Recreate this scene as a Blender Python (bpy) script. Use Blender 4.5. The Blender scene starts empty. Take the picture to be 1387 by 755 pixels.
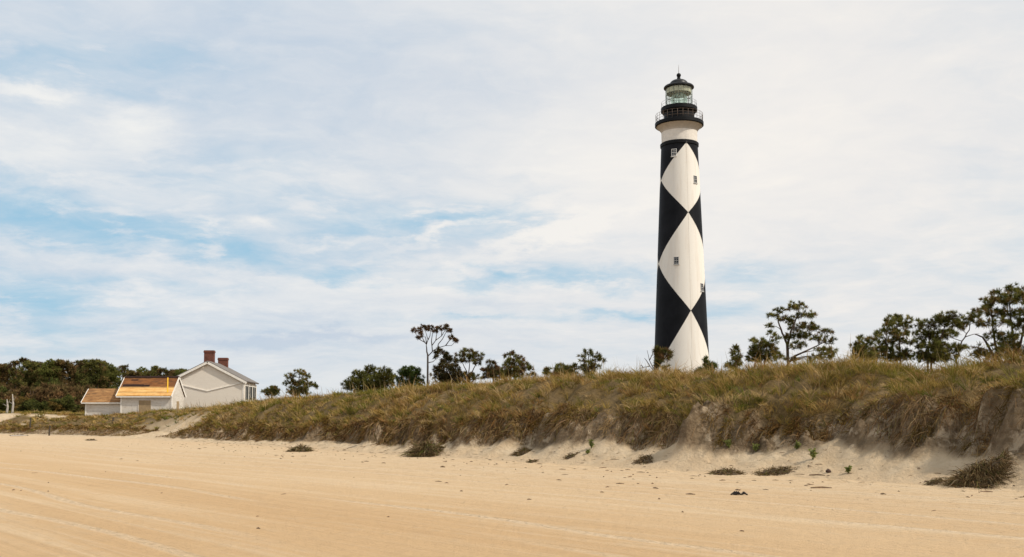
import bpy, math, random
import numpy as np
from mathutils import Vector, Matrix

# ------------------------------------------------------------------ basics
S = bpy.context.scene
COL = S.collection
R = math.radians
rng = np.random.default_rng(7)
random.seed(7)

EYE = 1.7
F = 1400.0
PY = 482.0
PITCH = R(3.5)
CP, SP = math.cos(PITCH), math.sin(PITCH)

def at(px, py, Y):
    u = (px - 693.5) / F
    v = (PY - py) / F
    t = Y / (CP - v * SP)
    return Vector((u * t, Y, EYE + (SP + v * CP) * t))

def on_level(px, py, z=0.0):
    u = (px - 693.5) / F
    v = (PY - py) / F
    t = (z - EYE) / (SP + v * CP)
    return Vector((u * t, t * (CP - v * SP), z))

def to_px(X, Y, Z):
    zc = Y * CP + (Z - EYE) * SP
    yc = -Y * SP + (Z - EYE) * CP
    return 693.5 + F * X / zc, PY - F * yc / zc

# ------------------------------------------------------------------ noise
def _h(i, j, seed):
    i = np.asarray(i).astype(np.int64); j = np.asarray(j).astype(np.int64)
    v = (i * 374761393 + j * 668265263 + seed * 974711) & 0x7fffffff
    v = ((v ^ (v >> 13)) * 1274126177) & 0x7fffffff
    v = v ^ (v >> 16)
    return (v & 0xffff) / 32767.5 - 1.0

def noise2(x, y, seed=0):
    x = np.asarray(x, float); y = np.asarray(y, float)
    x, y = np.broadcast_arrays(x, y)
    i = np.floor(x); j = np.floor(y)
    fx = x - i; fy = y - j
    fx = fx * fx * (3 - 2 * fx); fy = fy * fy * (3 - 2 * fy)
    a = _h(i, j, seed); b = _h(i + 1, j, seed)
    c = _h(i, j + 1, seed); d = _h(i + 1, j + 1, seed)
    return (a * (1 - fx) + b * fx) * (1 - fy) + (c * (1 - fx) + d * fx) * fy

def fbm(x, y, seed=0, o=4):
    t = 0; a = 0.5
    x = np.asarray(x, float); y = np.asarray(y, float)
    for k in range(o):
        t = t + a * noise2(x * 2 ** k + 13.7 * k, y * 2 ** k - 7.1 * k, seed + k)
        a *= 0.5
    return t

def sstep(a, b, x):
    t = np.clip((x - a) / (b - a), 0, 1)
    return t * t * (3 - 2 * t)

# ------------------------------------------------------------------ tagging
def tag(o, label=None, cat=None, group=None, kind=None):
    if label: o['label'] = label
    if cat: o['category'] = cat
    if group: o['group'] = group
    if kind: o['kind'] = kind
    return o

def empty(name, loc, rz=0.0, label=None, cat=None, group=None):
    o = bpy.data.objects.new(name, None)
    o.location = loc
    o.rotation_euler = (0, 0, rz)
    o.empty_display_size = 0.3
    COL.objects.link(o)
    return tag(o, label, cat, group)

def link(name, me, parent=None, mat=None):
    o = bpy.data.objects.new(name, me)
    COL.objects.link(o)
    if mat is not None:
        me.materials.append(mat)
    if parent is not None:
        o.parent = parent
    return o

def copy_tree(o, parent=None):
    c = o.copy(); COL.objects.link(c)
    if parent is not None:
        c.parent = parent
    for ch in list(o.children):
        copy_tree(ch, c)
    return c

# ------------------------------------------------------------------ mesh builders
class MB:
    def __init__(self):
        self.v = []; self.f = []
    def add(self, vs, fs):
        k = len(self.v)
        self.v += [tuple(p) for p in vs]
        self.f += [tuple(i + k for i in f) for f in fs]
    def box(self, x0, x1, y0, y1, z0, z1):
        self.add([(x0, y0, z0), (x1, y0, z0), (x1, y1, z0), (x0, y1, z0),
                  (x0, y0, z1), (x1, y0, z1), (x1, y1, z1), (x0, y1, z1)],
                 [(0, 3, 2, 1), (4, 5, 6, 7), (0, 1, 5, 4), (1, 2, 6, 5), (2, 3, 7, 6), (3, 0, 4, 7)])
    def prism(self, poly, axis_from, axis_to, axis='y'):
        # poly in the two remaining axes, extruded
        n = len(poly); vs = []
        for t in (axis_from, axis_to):
            for (a, b) in poly:
                vs.append((a, t, b) if axis == 'y' else ((t, a, b) if axis == 'x' else (a, b, t)))
        fs = [tuple(range(n)), tuple(range(2 * n - 1, n - 1, -1))]
        for i in range(n):
            j = (i + 1) % n
            fs.append((i, i + n, j + n, j))
        self.add(vs, fs)
    def bar(self, p, q, r, r2=None, n=6):
        p = Vector(p); q = Vector(q); r2 = r if r2 is None else r2
        self.tube([p, q], [r, r2], n)
    def tube(self, pts, rad, n=6, cap=True):
        pts = [Vector(p) for p in pts]; vs = []; fs = []
        for i, p in enumerate(pts):
            d = (pts[min(i + 1, len(pts) - 1)] - pts[max(i - 1, 0)])
            if d.length < 1e-6: d = Vector((0, 0, 1))
            d.normalize()
            a = d.cross(Vector((0.31, 0.93, 0.17))); a.normalize(); b = d.cross(a)
            for k in range(n):
                t = 2 * math.pi * k / n
                vs.append(p + (a * math.cos(t) + b * math.sin(t)) * rad[i])
        for i in range(len(pts) - 1):
            for k in range(n):
                k2 = (k + 1) % n
                fs.append((i * n + k, i * n + k2, (i + 1) * n + k2, (i + 1) * n + k))
        if cap:
            fs.append(tuple(range(n - 1, -1, -1)))
            fs.append(tuple((len(pts) - 1) * n + k for k in range(n)))
        self.add(vs, fs)
    def lathe(self, prof, n=64, closed=False, cap=True):
        vs = []; fs = []; m = len(prof)
        for (r, z) in prof:
            for k in range(n):
                t = 2 * math.pi * k / n
                vs.append((r * math.cos(t), r * math.sin(t), z))
        for i in range(m - 1 + (1 if closed else 0)):
            a = i; b = (i + 1) % m
            for k in range(n):
                k2 = (k + 1) % n
                fs.append((a * n + k, a * n + k2, b * n + k2, b * n + k))
        if cap and not closed:
            fs.append(tuple(range(n - 1, -1, -1)))
            fs.append(tuple((m - 1) * n + k for k in range(n)))
        self.add(vs, fs)
    def ring(self, r, z, t, n=64, tn=6):
        prof = [(r + t * math.cos(2 * math.pi * k / tn), z + t * math.sin(2 * math.pi * k / tn)) for k in range(tn)]
        self.lathe(prof, n, closed=True)
    def transform(self, m):
        self.v = [tuple(m @ Vector(p)) for p in self.v]
        return self
    def build(self, name, mat, parent=None, smooth=False, ang=None):
        me = bpy.data.meshes.new(name)
        me.from_pydata(self.v, [], self.f)
        me.update()
        if smooth:
            me.polygons.foreach_set('use_smooth', [True] * len(me.polygons))
            if ang is not None:
                try: me.set_sharp_from_angle(angle=ang)
                except Exception: pass
        return link(name, me, parent, mat)

def tri_mesh(name, V, T, C=None, smooth=False):
    """big triangle soup from numpy arrays, C = per-vertex rgb"""
    me = bpy.data.meshes.new(name)
    nv, nt = len(V), len(T)
    me.vertices.add(nv); me.vertices.foreach_set('co', np.asarray(V, np.float32).ravel())
    me.loops.add(nt * 3); me.loops.foreach_set('vertex_index', np.asarray(T, np.int32).ravel())
    me.polygons.add(nt)
    me.polygons.foreach_set('loop_start', np.arange(0, nt * 3, 3, dtype=np.int32))
    me.update(calc_edges=True)
    if smooth:
        me.polygons.foreach_set('use_smooth', np.ones(nt, bool))
    if C is not None:
        at_ = me.color_attributes.new('col', 'FLOAT_COLOR', 'POINT')
        c4 = np.ones((nv, 4), np.float32); c4[:, :C.shape[1]] = C
        at_.data.foreach_set('color', c4.ravel())
    return me

def norm(a):
    return a / np.maximum(np.linalg.norm(a, axis=1, keepdims=True), 1e-9)

class Blades:
    """collects thin curved blades / needles"""
    def __init__(self):
        self.V = []; self.C = []
    def add(self, base, d, L, w, bend, col, tipcol=None):
        n = len(base)
        L = np.broadcast_to(np.asarray(L, float), (n,))[:, None]
        w = np.broadcast_to(np.asarray(w, float), (n,))[:, None]
        d = norm(d)
        ref = norm(rng.normal(size=(n, 3)))
        side = norm(np.cross(d, ref))
        mid = base + d * L * 0.55 + bend * L * 0.12
        tip = base + d * L * 0.95 + bend * L * 0.5
        V = np.stack([base - side * w * .5, base + side * w * .5,
                      mid - side * w * .42, mid + side * w * .42, tip], 1)
        tipcol = col if tipcol is None else tipcol
        C = np.stack([col, col, (col + tipcol) / 2, (col + tipcol) / 2, tipcol], 1)
        self.V.append(V); self.C.append(C)
    def build(self, name, mat, parent=None):
        V = np.concatenate(self.V); C = np.concatenate(self.C)
        n = len(V)
        T = np.array([[0, 1, 3], [0, 3, 2], [2, 3, 4]])[None] + (np.arange(n) * 5)[:, None, None]
        me = tri_mesh(name, V.reshape(-1, 3), T.reshape(-1, 3), C.reshape(-1, 3))
        return link(name, me, parent, mat)

# ------------------------------------------------------------------ materials
class NT:
    def __init__(self, tree):
        self.t = tree; self.n = tree.nodes; self.l = tree.links
    def node(self, typ, **kw):
        nd = self.n.new(typ)
        for k, v in kw.items(): setattr(nd, k, v)
        return nd
    def put(self, sock, v):
        if isinstance(v, bpy.types.NodeSocket): self.l.new(v, sock)
        elif v is not None:
            if hasattr(sock.default_value, '__len__') and not hasattr(v, '__len__'):
                v = [v] * len(sock.default_value)
            if hasattr(v, '__len__') and len(sock.default_value) == 4 and len(v) == 3: v = (*v, 1)
            sock.default_value = v
    def math(self, op, a, b=None, c=None, clamp=False):
        nd = self.node('ShaderNodeMath', operation=op, use_clamp=clamp)
        for s, v in zip(nd.inputs, (a, b, c)): self.put(s, v)
        return nd.outputs[0]
    def vmath(self, op, a, b=None, scale=None):
        nd = self.node('ShaderNodeVectorMath', operation=op)
        self.put(nd.inputs[0], a)
        if b is not None: self.put(nd.inputs[1], b)
        if scale is not None: self.put(nd.inputs['Scale'], scale)
        return nd.outputs['Value'] if op in ('DOT_PRODUCT', 'LENGTH') else nd.outputs[0]
    def mix(self, f, a, b, mode='MIX'):
        nd = self.node('ShaderNodeMix', data_type='RGBA', blend_type=mode)
        nd.clamp_factor = True
        self.put(nd.inputs[0], f); self.put(nd.inputs[6], a); self.put(nd.inputs[7], b)
        return nd.outputs[2]
    def noise(self, vec, scale, detail=4, rough=.55, dist=0.0, out=0):
        nd = self.node('ShaderNodeTexNoise')
        if vec is not None: self.put(nd.inputs['Vector'], vec)
        self.put(nd.inputs['Scale'], scale); self.put(nd.inputs['Detail'], detail)
        self.put(nd.inputs['Roughness'], rough); self.put(nd.inputs['Distortion'], dist)
        return nd.outputs[out]
    def mapping(self, vec, loc=(0, 0, 0), rot=(0, 0, 0), scale=(1, 1, 1), typ='POINT'):
        nd = self.node('ShaderNodeMapping', vector_type=typ)
        self.put(nd.inputs[0], vec); self.put(nd.inputs[1], loc); self.put(nd.inputs[2], rot); self.put(nd.inputs[3], scale)
        return nd.outputs[0]
    def ramp(self, f, stops, interp='LINEAR'):
        nd = self.node('ShaderNodeValToRGB')
        el = nd.color_ramp.elements
        nd.color_ramp.interpolation = interp
        while len(el) > 1: el.remove(el[-1])
        for i, (p, c) in enumerate(stops):
            e = el[0] if i == 0 else el.new(p)
            e.position = p
            e.color = (*c, 1) if hasattr(c, '__len__') else (c, c, c, 1)
        self.put(nd.inputs[0], f)
        return nd.outputs[0]
    def range(self, v, a, b, c=0.0, d=1.0, smooth=False):
        nd = self.node('ShaderNodeMapRange')
        if smooth: nd.interpolation_type = 'SMOOTHSTEP'
        for s, x in zip(nd.inputs, (v, a, b, c, d)): self.put(s, x)
        return nd.outputs[0]
    def bump(self, h, strength=.3, dist=.02, normal=None):
        nd = self.node('ShaderNodeBump')
        self.put(nd.inputs['Strength'], strength); self.put(nd.inputs['Distance'], dist)
        self.put(nd.inputs['Height'], h)
        if normal is not None: self.put(nd.inputs['Normal'], normal)
        return nd.outputs[0]

def new_mat(name):
    m = bpy.data.materials.new(name); m.use_nodes = True
    m.node_tree.nodes.clear()
    nt = NT(m.node_tree)
    out = nt.node('ShaderNodeOutputMaterial')
    return m, nt, out

def principled(nt, out, color, rough=.7, normal=None, metal=0.0, spec=.3, **kw):
    b = nt.node('ShaderNodeBsdfPrincipled')
    nt.put(b.inputs['Base Color'], color); nt.put(b.inputs['Roughness'], rough)
    nt.put(b.inputs['Metallic'], metal); nt.put(b.inputs['Specular IOR Level'], spec)
    if normal is not None: nt.put(b.inputs['Normal'], normal)
    for k, v in kw.items(): nt.put(b.inputs[k], v)
    nt.l.new(b.outputs[0], out.inputs[0])
    return b

def objco(nt):
    return nt.node('ShaderNodeTexCoord').outputs['Object']

def plain(name, c, rough=.6, var=.15, scale=6.0, spec=.3, metal=0., bump=0.0):
    m, nt, out = new_mat(name)
    co = objco(nt)
    nz = nt.noise(co, scale, 5)
    col = nt.mix(nt.range(nz, .3, .7), tuple(x * (1 - var) for x in c), tuple(min(1, x * (1 + var)) for x in c))
    nrm = nt.bump(nt.noise(co, scale * 6, 3), .5, bump) if bump else None
    principled(nt, out, col, rough, nrm, metal, spec)
    return m

def leaf_mat(name, transl=.25):
    m, nt, out = new_mat(name)
    a = nt.node('ShaderNodeVertexColor', layer_name='col')
    d = nt.node('ShaderNodeBsdfDiffuse'); nt.put(d.inputs[0], a.outputs[0])
    t = nt.node('ShaderNodeBsdfTranslucent'); nt.put(t.inputs[0], a.outputs[0])
    mx = nt.node('ShaderNodeMixShader'); mx.inputs[0].default_value = transl
    nt.l.new(d.outputs[0], mx.inputs[1]); nt.l.new(t.outputs[0], mx.inputs[2])
    nt.l.new(mx.outputs[0], out.inputs[0])
    return m

LEAF = leaf_mat('needles')
GRASS = leaf_mat('grass_blades', .3)
ROOT = leaf_mat('dead_grass', .12)
BARK = plain('bark', (.085, .06, .045), .9, .35, 9, .1, bump=.02)
GREYBARK = plain('grey_bark', (.1, .085, .075), .9, .3, 9, .1, bump=.02)
WHITEWOOD = plain('bleached_wood', (.42, .38, .33), .9, .25, 12, .1, bump=.01)
DRIFT = plain('driftwood', (.21, .14, .085), .9, .35, 14, .1, bump=.01)

# ------------------------------------------------------------------ terrain
D = np.array([-0.64, 0.7684]); N = np.array([0.7684, 0.64])
toe_px = [(1700, 690), (1387, 664), (1250, 656), (1100, 648), (950, 640), (800, 632), (700, 626), (560, 618), (420, 609),
          (330, 603), (240, 598), (160, 594), (60, 590.5), (-150, 587)]
_t = [on_level(*p) for p in toe_px]
TS = np.array([p.x * D[0] + p.y * D[1] for p in _t])
TN = np.array([p.x * N[0] + p.y * N[1] for p in _t])
TPX = np.array([p[0] for p in toe_px], float)
_fs = np.arange(-80, 260, 1.0)
_fn = np.interp(_fs, TS, TN)
_k = np.hanning(15); _k /= _k.sum()
_fn = np.convolve(np.pad(_fn, 7, mode='edge'), _k, 'valid')

def toe_n(s):
    return np.interp(s, _fs, _fn)
def s_to_toepx(s):
    return np.interp(s, TS, TPX)
def px_to_s(px):
    return float(np.interp(-px, -TPX, TS))

sil_x = np.array([-200, 0, 60, 110, 150, 200, 250, 300, 340, 400, 450, 500, 550, 600, 650, 700, 750, 800, 850, 900, 950, 1000, 1050, 1100,
                  1150, 1200, 1250, 1300, 1350, 1387, 1600], float)
sil_y = np.array([556, 556, 557, 561, 560, 555, 552, 548, 542, 535, 530, 527, 523, 519, 515, 511, 507, 503, 500, 503, 502, 494, 489, 488,
                  487, 490, 492, 488, 483, 479, 470], float)

sil_y = sil_y - np.interp(sil_x, [350, 500, 700, 950, 1100, 1400], [0, 2, 4, 5, 6, 7])

def table(px, pts):
    xs = np.array([p[0] for p in pts], float); ys = np.array([p[1] for p in pts], float)
    return np.interp(px, xs, ys)

def params(s):
    px = s_to_toepx(s)
    zf = table(px, [(-150, .1), (200, .12), (300, .26), (400, .42), (600, .68), (800, 1.0), (1000, 1.12), (1200, 1.1), (1387, 1.05), (1700, 1.05)])
    zs = table(px, [(-150, .9), (0, .85), (60, .95), (110, .8), (140, .5), (172, .45), (200, .85), (240, 1.0), (300, 1.25), (400, 1.4), (600, 1.6), (800, 1.85),
                    (1000, 2.0), (1200, 2.2), (1387, 2.5), (1700, 2.6)])
    steep = table(px, [(-150, 2.2), (100, 2.2), (140, 3.0), (172, 3.0), (205, 1.6), (400, 1.05), (1700, .9)])
    nc = table(px, [(-150, 11), (120, 10), (300, 7.5), (600, 6.5), (1700, 6.2)])
    tn = toe_n(s) + nc
    X = s * D[0] + tn * N[0]; Y = s * D[1] + tn * N[1]
    Yc = np.maximum(Y, 8.0)
    ppx, _ = to_px(X, Yc, 3.0)
    y = np.interp(ppx, sil_x, sil_y)
    v = (PY - y) / F
    zc = EYE + (SP + v * CP) / (CP - v * SP) * Yc - table(px, [(0, .35), (300, .45), (1700, .5)])
    zc = np.clip(zc, 1.2, 3.6)
    nf = 2.1 + 1.1 * fbm(s * .22, 0 * s, 11, 3) + .5 * fbm(s * .9, 0 * s, 15, 2)
    nf = np.clip(nf, 1.2, 3.4)
    zs = zs + .3 * fbm(s * .35, 0 * s + 4, 21, 3) * (zs > .8)
    zf = zf + (.55 * fbm(s * .34, 0 * s + 9, 25, 2) + .30 * fbm(s * 1.1, 0 * s + 2, 27, 2)) * np.clip(zf, 0, 1)
    zf = np.minimum(zf, zs - .25)
    return zf, zs, zc, nf, nf + steep, nc

def displaced(s, n):
    zf, zs, zc, nf, nt_, nc = params(s)
    px_ = s_to_toepx(s)
    near = sstep(nf - 1.1, nf + .05, n) * (1 - sstep(6, 9, n)) * (.3 + .7 * sstep(175, 225, px_))
    rid = 1 - np.abs(fbm(s * .42, n * .12, 37, 3)) * 2.2
    return n + near * (.75 * fbm(s * .8, n * .5, 31, 4) + .38 * fbm(s * 2.6, n * 1.3, 35, 3) - .45 * np.clip(rid, 0, 1) + .2)

def height(s, n):
    s = np.asarray(s, float); n = np.asarray(n, float)
    s, n = np.broadcast_arrays(s, n)
    zf, zs, zc, nf, nt_, nc = params(s)
    px_ = s_to_toepx(s)
    nd = displaced(s, n)
    zi = 2.0 + .35 * fbm(s * .05, n * .05, 41, 3)
    a = np.clip(nd / nf, 0, 1)
    z1 = zf * (0.35 * a + .65 * a * a)
    b = np.clip((nd - nf) / (nt_ - nf), 0, 1)
    b = b * b * (3 - 2 * b) * .6 + b * .4
    z2 = (zs - zf) * b
    c = np.clip((nd - nt_) / (nc - nt_), 0, 1)
    z3 = (zc - zs) * (1 - (1 - c) ** 1.7)
    e = sstep(0, 1, (n - nc - 1.0) / 16.0)
    z4 = (zi - zc) * e
    z = z1 + z2 + z3 + z4
    z = z + sstep(3, 6, n) * .22 * fbm(s * .5, n * .5, 51, 3)
    z = z + sstep(-.3, 1.2, n) * (1 - sstep(8, 12, n)) * .09 * fbm(s * 2.2, n * 2.2, 55, 4)
    z = z + sstep(-3, -.5, n) * (1 - sstep(2.5, 4, n)) * .05 * fbm(s * 1.6, n * 2.6, 57, 4)
    # little ledges of fallen sod on the face
    led = np.clip(fbm(s * .9, n * 1.6, 59, 3) - .12, 0, 1) * 1.1
    z = z + .05 * fbm(s * 6.0, n * 5.0, 63, 3) * sstep(-.3, .3, nd - nf) * (1 - sstep(.2, 1.2, nd - nt_))
    z = z + led * sstep(180, 220, px_) * sstep(0, .3, nd - nf + .1) * (1 - sstep(0, .6, nd - nt_))
    z = z + sstep(40, 400, n) * .6 * fbm(s * .01, n * .01, 58, 3)
    # beach: almost flat, falling very gently seaward
    bz = np.minimum(n, 0) * .004 + .05 * fbm(s * .07, n * .35, 61, 3) * (1 - sstep(-1.5, 0, n)) * sstep(-60, -30, n)
    return z + bz

def sn(X, Y):
    s = X * D[0] + Y * D[1]; n = X * N[0] + Y * N[1]
    return s, n - toe_n(s)
def xy(s, n):
    t = toe_n(s) + n
    return s * D[0] + t * N[0], s * D[1] + t * N[1]
def gz(X, Y):
    s, n = sn(X, Y)
    return float(height(s, n))

def spaced(*segs):
    out = []
    for a, b, st in segs:
        out.append(np.arange(a, b, st))
    return np.concatenate(out)
sg = np.concatenate([-np.geomspace(300, 22, 24), spaced((-20, 2, .6), (2, 60, .11), (60, 135, .22), (135, 200, 1.0)), np.geomspace(200, 3000, 50)])
ng = np.concatenate([-np.geomspace(400, 40, 16), spaced((-38, -1, .4), (-1, 8, .08), (8, 14, .2), (14, 40, .6)), np.geomspace(40, 3000, 60)])
J0 = int(np.argmin(np.abs(ng - 0.0)))

SSg, NNg = np.meshgrid(sg, ng, indexing='ij')
ZZg = height(SSg, NNg)
XXg, YYg = xy(SSg, NNg)
VEG_NOISE = None

def veg_mask(s, n):
    """0 bare sand .. 1 grown over"""
    zf, zs, zc, nf, nt_, nc = params(s)
    px = s_to_toepx(s)
    px = s_to_toepx(s)
    edge = nt_ - .15 + .5 * fbm(s * .7, n * .7, 71, 3) - (.75 + 2.6 * fbm(s * .16, 0 * s + 8, 73, 3)) * (1 - sstep(110, 150, px)) - .5 * sstep(170, 200, px) * (1 - sstep(260, 330, px))
    v = sstep(-.25, .35, n - edge)
    gap = sstep(105, 150, px) * (1 - sstep(172, 205, px)) * (1 - sstep(5.5, 9.5, n))
    lefty = (1 - sstep(90, 130, px))
    patch = sstep(-.25, .1, fbm(s * .25, n * .3, 75, 3) + .12)
    v = v * (1 - gap) * (1 - lefty * (1 - patch) * (1 - sstep(9, 12, n)))
    return v

def scarp_mask(s, n):
    zf, zs, zc, nf, nt_, nc = params(s)
    nd = displaced(s, n) + .25 * fbm(s * 1.9, n * 1.2, 81, 3)
    px = s_to_toepx(s)
    return sstep(-.55, -.05, nd - nf) * (1 - sstep(.1, .7, nd - nt_)) * np.maximum(sstep(175, 220, px), .8 * (1 - sstep(110, 150, px)))

def ground_patch(name, j0, j1, mat, masks=False):
    a = ng[j0:j1 + 1]; ni, nj = len(sg), len(a)
    V = np.stack([XXg[:, j0:j1 + 1], YYg[:, j0:j1 + 1], ZZg[:, j0:j1 + 1]], -1).reshape(-1, 3)
    I, J = np.meshgrid(np.arange(ni - 1), np.arange(nj - 1), indexing='ij')
    q = np.stack([I * nj + J, (I + 1) * nj + J, (I + 1) * nj + J + 1, I * nj + J + 1], -1).reshape(-1, 4)
    T = np.concatenate([q[:, [0, 2, 1]], q[:, [0, 3, 2]]])
    C = None
    s = SSg[:, j0:j1 + 1]; n = NNg[:, j0:j1 + 1]
    if masks:
        vm = veg_mask(s, n); sm = scarp_mask(s, n)
        C = np.stack([vm, sm, np.clip(n / 20, 0, 1)], -1).reshape(-1, 3)
    me = tri_mesh(name, V, T, C, smooth=True)
    return tag(link(name, me, None, mat), kind='structure')

def shore_vec(nt):
    """object coords turned so x runs along the shore and y inland"""
    return nt.mapping(objco(nt), rot=(0, 0, -math.atan2(D[1], D[0])))

def beach_material():
    m, nt, out = new_mat('beach_sand')
    v = shore_vec(nt)
    st = nt.noise(nt.mapping(v, scale=(.035, .9, 1)), 1.0, 6, .6, .6)
    st2 = nt.noise(nt.mapping(v, scale=(.12, 4.5, 1)), 1.0, 5, .6, .3)
    big = nt.noise(nt.mapping(v, scale=(.05, .16, 1)), 1.0, 3)
    mot = nt.noise(v, 2.2, 6, .65)
    fine = nt.noise(v, 45, 4, .7)
    c = nt.mix(nt.range(big, .38, .64), (.56, .365, .19), (.61, .42, .235))
    c = nt.mix(nt.math('MULTIPLY', nt.range(nt.math('ADD', st, nt.math('MULTIPLY', nt.math('SUBTRACT', mot, .5), .35)), .48, .72, smooth=True), .68), c, (.69, .53, .345))
    c = nt.mix(nt.math('MULTIPLY', nt.range(st2, .54, .74, smooth=True), .3), c, (.68, .53, .36))
    c = nt.mix(nt.math('MULTIPLY', nt.range(st2, .44, .28), .30), c, (.42, .275, .15))
    c = nt.mix(nt.math('MULTIPLY', nt.range(mot, .50, .75), .38), c, (.42, .265, .135))
    c = nt.mix(nt.math('MULTIPLY', nt.range(fine, .45, .75), .22), c, (.33, .20, .10))
    # paler, drier sand towards the dune foot
    sp = nt.node('ShaderNodeSeparateXYZ'); nt.put(sp.inputs[0], v)
    # inland is -y after the turn, toe lies at about |26|
    dry = nt.range(nt.math('ADD', nt.math('ABSOLUTE', sp.outputs[1]), nt.math('MULTIPLY', mot, 2.0)), 8, 27, 0, .8, smooth=True)
    c = nt.mix(nt.math('MULTIPLY', dry, nt.range(mot, .3, .7, .5, 1.0)), c, (.62, .475, .31))
    specks = nt.node('ShaderNodeTexVoronoi'); nt.put(specks.inputs['Vector'], v); nt.put(specks.inputs['Scale'], 3.2)
    sk = nt.math('MULTIPLY', nt.math('LESS_THAN', specks.outputs['Distance'], .05), nt.math('GREATER_THAN', nt.noise(v, .9, 2), .52))
    c = nt.mix(nt.math('MULTIPLY', sk, .6), c, (.16, .09, .045))
    dash = nt.noise(nt.mapping(v, scale=(1.1, 4.2, 1)), 1.0, 5, .62)
    c = nt.mix(nt.math('MULTIPLY', nt.math('MULTIPLY', nt.range(dash, .53, .66, 0, 1, smooth=True), nt.range(dry, .2, .55)), .62), c, (.42, .28, .155))
    mw = nt.noise(nt.mapping(v, scale=(.028, .05, 1)), 1.0, 2)
    rag = nt.noise(nt.mapping(v, scale=(.9, 3.0, 1)), 1.0, 4, .6)
    yy = nt.math('ADD', nt.math('ABSOLUTE', sp.outputs[1]), nt.math('ADD', nt.math('MULTIPLY', nt.math('SUBTRACT', mw, .5), 8.0), nt.math('MULTIPLY', nt.math('SUBTRACT', rag, .5), .16)))
    trk = None
    for k_, (c0, wd_) in enumerate(((24.6, .16), (23.0, .15), (21.4, .2), (20.9, .13), (19.3, .16), (17.4, .17), (15.8, .15), (12.2, .2), (10.6, .2), (7.4, .18), (5.9, .18), (2.9, .2), (1.2, .2))):
        t_ = nt.range(nt.math('ABSOLUTE', nt.math('SUBTRACT', yy, c0)), wd_, wd_ * .35, 0, 1, smooth=True)
        brk = nt.range(nt.noise(nt.mapping(v, loc=(k_ * 7.7, 0, 0), scale=(.06, .2, 1)), 1.0, 2), .36, .52, 0, 1, smooth=True)
        t_ = nt.math('MULTIPLY', t_, brk)
        trk = t_ if trk is None else nt.math('MAXIMUM', trk, t_)
    cleat = nt.math('MULTIPLY', trk, nt.range(nt.noise(nt.mapping(v, scale=(5, 7, 1)), 1.0, 3, .6), .35, .65))
    c = nt.mix(nt.math('MULTIPLY', trk, .62), c, (.72, .57, .39))
    c = nt.mix(nt.math('MULTIPLY', cleat, .50), c, (.40, .26, .14))
    h = nt.math('ADD', nt.math('MULTIPLY', st2, .6), nt.math('ADD', nt.math('MULTIPLY', mot, .6), nt.math('MULTIPLY', fine, .25)))
    lumps = nt.noise(v, 9, 5, .6)
    h = nt.math('ADD', h, nt.math('MULTIPLY', lumps, .35))
    h = nt.math('ADD', h, nt.math('MULTIPLY', cleat, -.4))
    pits = nt.noise(v, 3.6, 3, .5)
    h = nt.math('ADD', h, nt.math('MULTIPLY', nt.range(pits, .60, .72, 0, 1, smooth=True), nt.math('MULTIPLY', dry, -.7)))
    nrm = nt.bump(h, 1.0, .085)
    principled(nt, out, c, .92, nrm, spec=.12)
    return m

def dune_material():
    m, nt, out = new_mat('dune_sand')
    v = shore_vec(nt)
    a = nt.node('ShaderNodeVertexColor', layer_name='col')
    sp = nt.node('ShaderNodeSeparateColor'); nt.put(sp.inputs[0], a.outputs[0])
    veg, scarp = sp.outputs[0], sp.outputs[1]
    n1 = nt.noise(v, 1.3, 6, .62)
    n2 = nt.noise(v, 7, 5, .65)
    n3 = nt.noise(v, 40, 3, .7)
    lay = nt.noise(nt.mapping(v, scale=(.9, .9, 2.2)), 1.0, 6, .65, 1.2)
    drip = nt.noise(nt.mapping(v, scale=(5, 5, .6)), 1.0, 5, .6, .3)
    sand = nt.mix(nt.range(n1, .35, .65), (.52, .385, .24), (.62, .485, .325))
    sand = nt.mix(nt.math('MULTIPLY', nt.range(n2, .55, .75), .35), sand, (.40, .29, .18))
    nearb = nt.range(nt.math('ADD', sp.outputs[2], nt.math('MULTIPLY', nt.math('SUBTRACT', n1, .5), .08)), .0, .085, .85, 0, smooth=True)
    sand = nt.mix(nearb, sand, (.585, .43, .27))
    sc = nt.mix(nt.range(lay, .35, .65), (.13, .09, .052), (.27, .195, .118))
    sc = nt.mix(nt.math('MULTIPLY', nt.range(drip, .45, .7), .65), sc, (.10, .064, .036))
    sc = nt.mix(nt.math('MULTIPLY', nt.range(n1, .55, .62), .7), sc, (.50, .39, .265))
    vg = nt.mix(nt.range(n2, .35, .65), (.10, .066, .028), (.18, .12, .05))
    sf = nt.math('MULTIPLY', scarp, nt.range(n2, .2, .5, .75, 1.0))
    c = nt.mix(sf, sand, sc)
    c = nt.mix(nt.math('MULTIPLY', veg, nt.range(n1, .3, .55, .85, 1.)), c, vg)
    h = nt.math('ADD', nt.math('MULTIPLY', n2, .7), nt.math('MULTIPLY', n3, .2))
    h = nt.math('ADD', h, nt.math('MULTIPLY', drip, nt.math('MULTIPLY', scarp, .8)))
    nrm = nt.bump(h, 1.0, .14)
    principled(nt, out, c, .95, nrm, spec=.08)
    return m

ground_patch('beach', 0, J0, beach_material())
ground_patch('dune', J0, len(ng) - 1, dune_material(), masks=True)

# ------------------------------------------------------------------ dune grass (stuff)
def pick(cols, w, n):
    idx = rng.choice(len(cols), size=n, p=np.array(w) / np.sum(w))
    c = np.array(cols, float)[idx]
    return c * rng.uniform(.7, 1.3, (n, 1)) * rng.uniform(.93, 1.07, (n, 3))

PAL = [(.30, .215, .062), (.43, .30, .11), (.20, .178, .040), (.30, .175, .068), (.13, .15, .028), (.60, .44, .22)]

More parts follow.
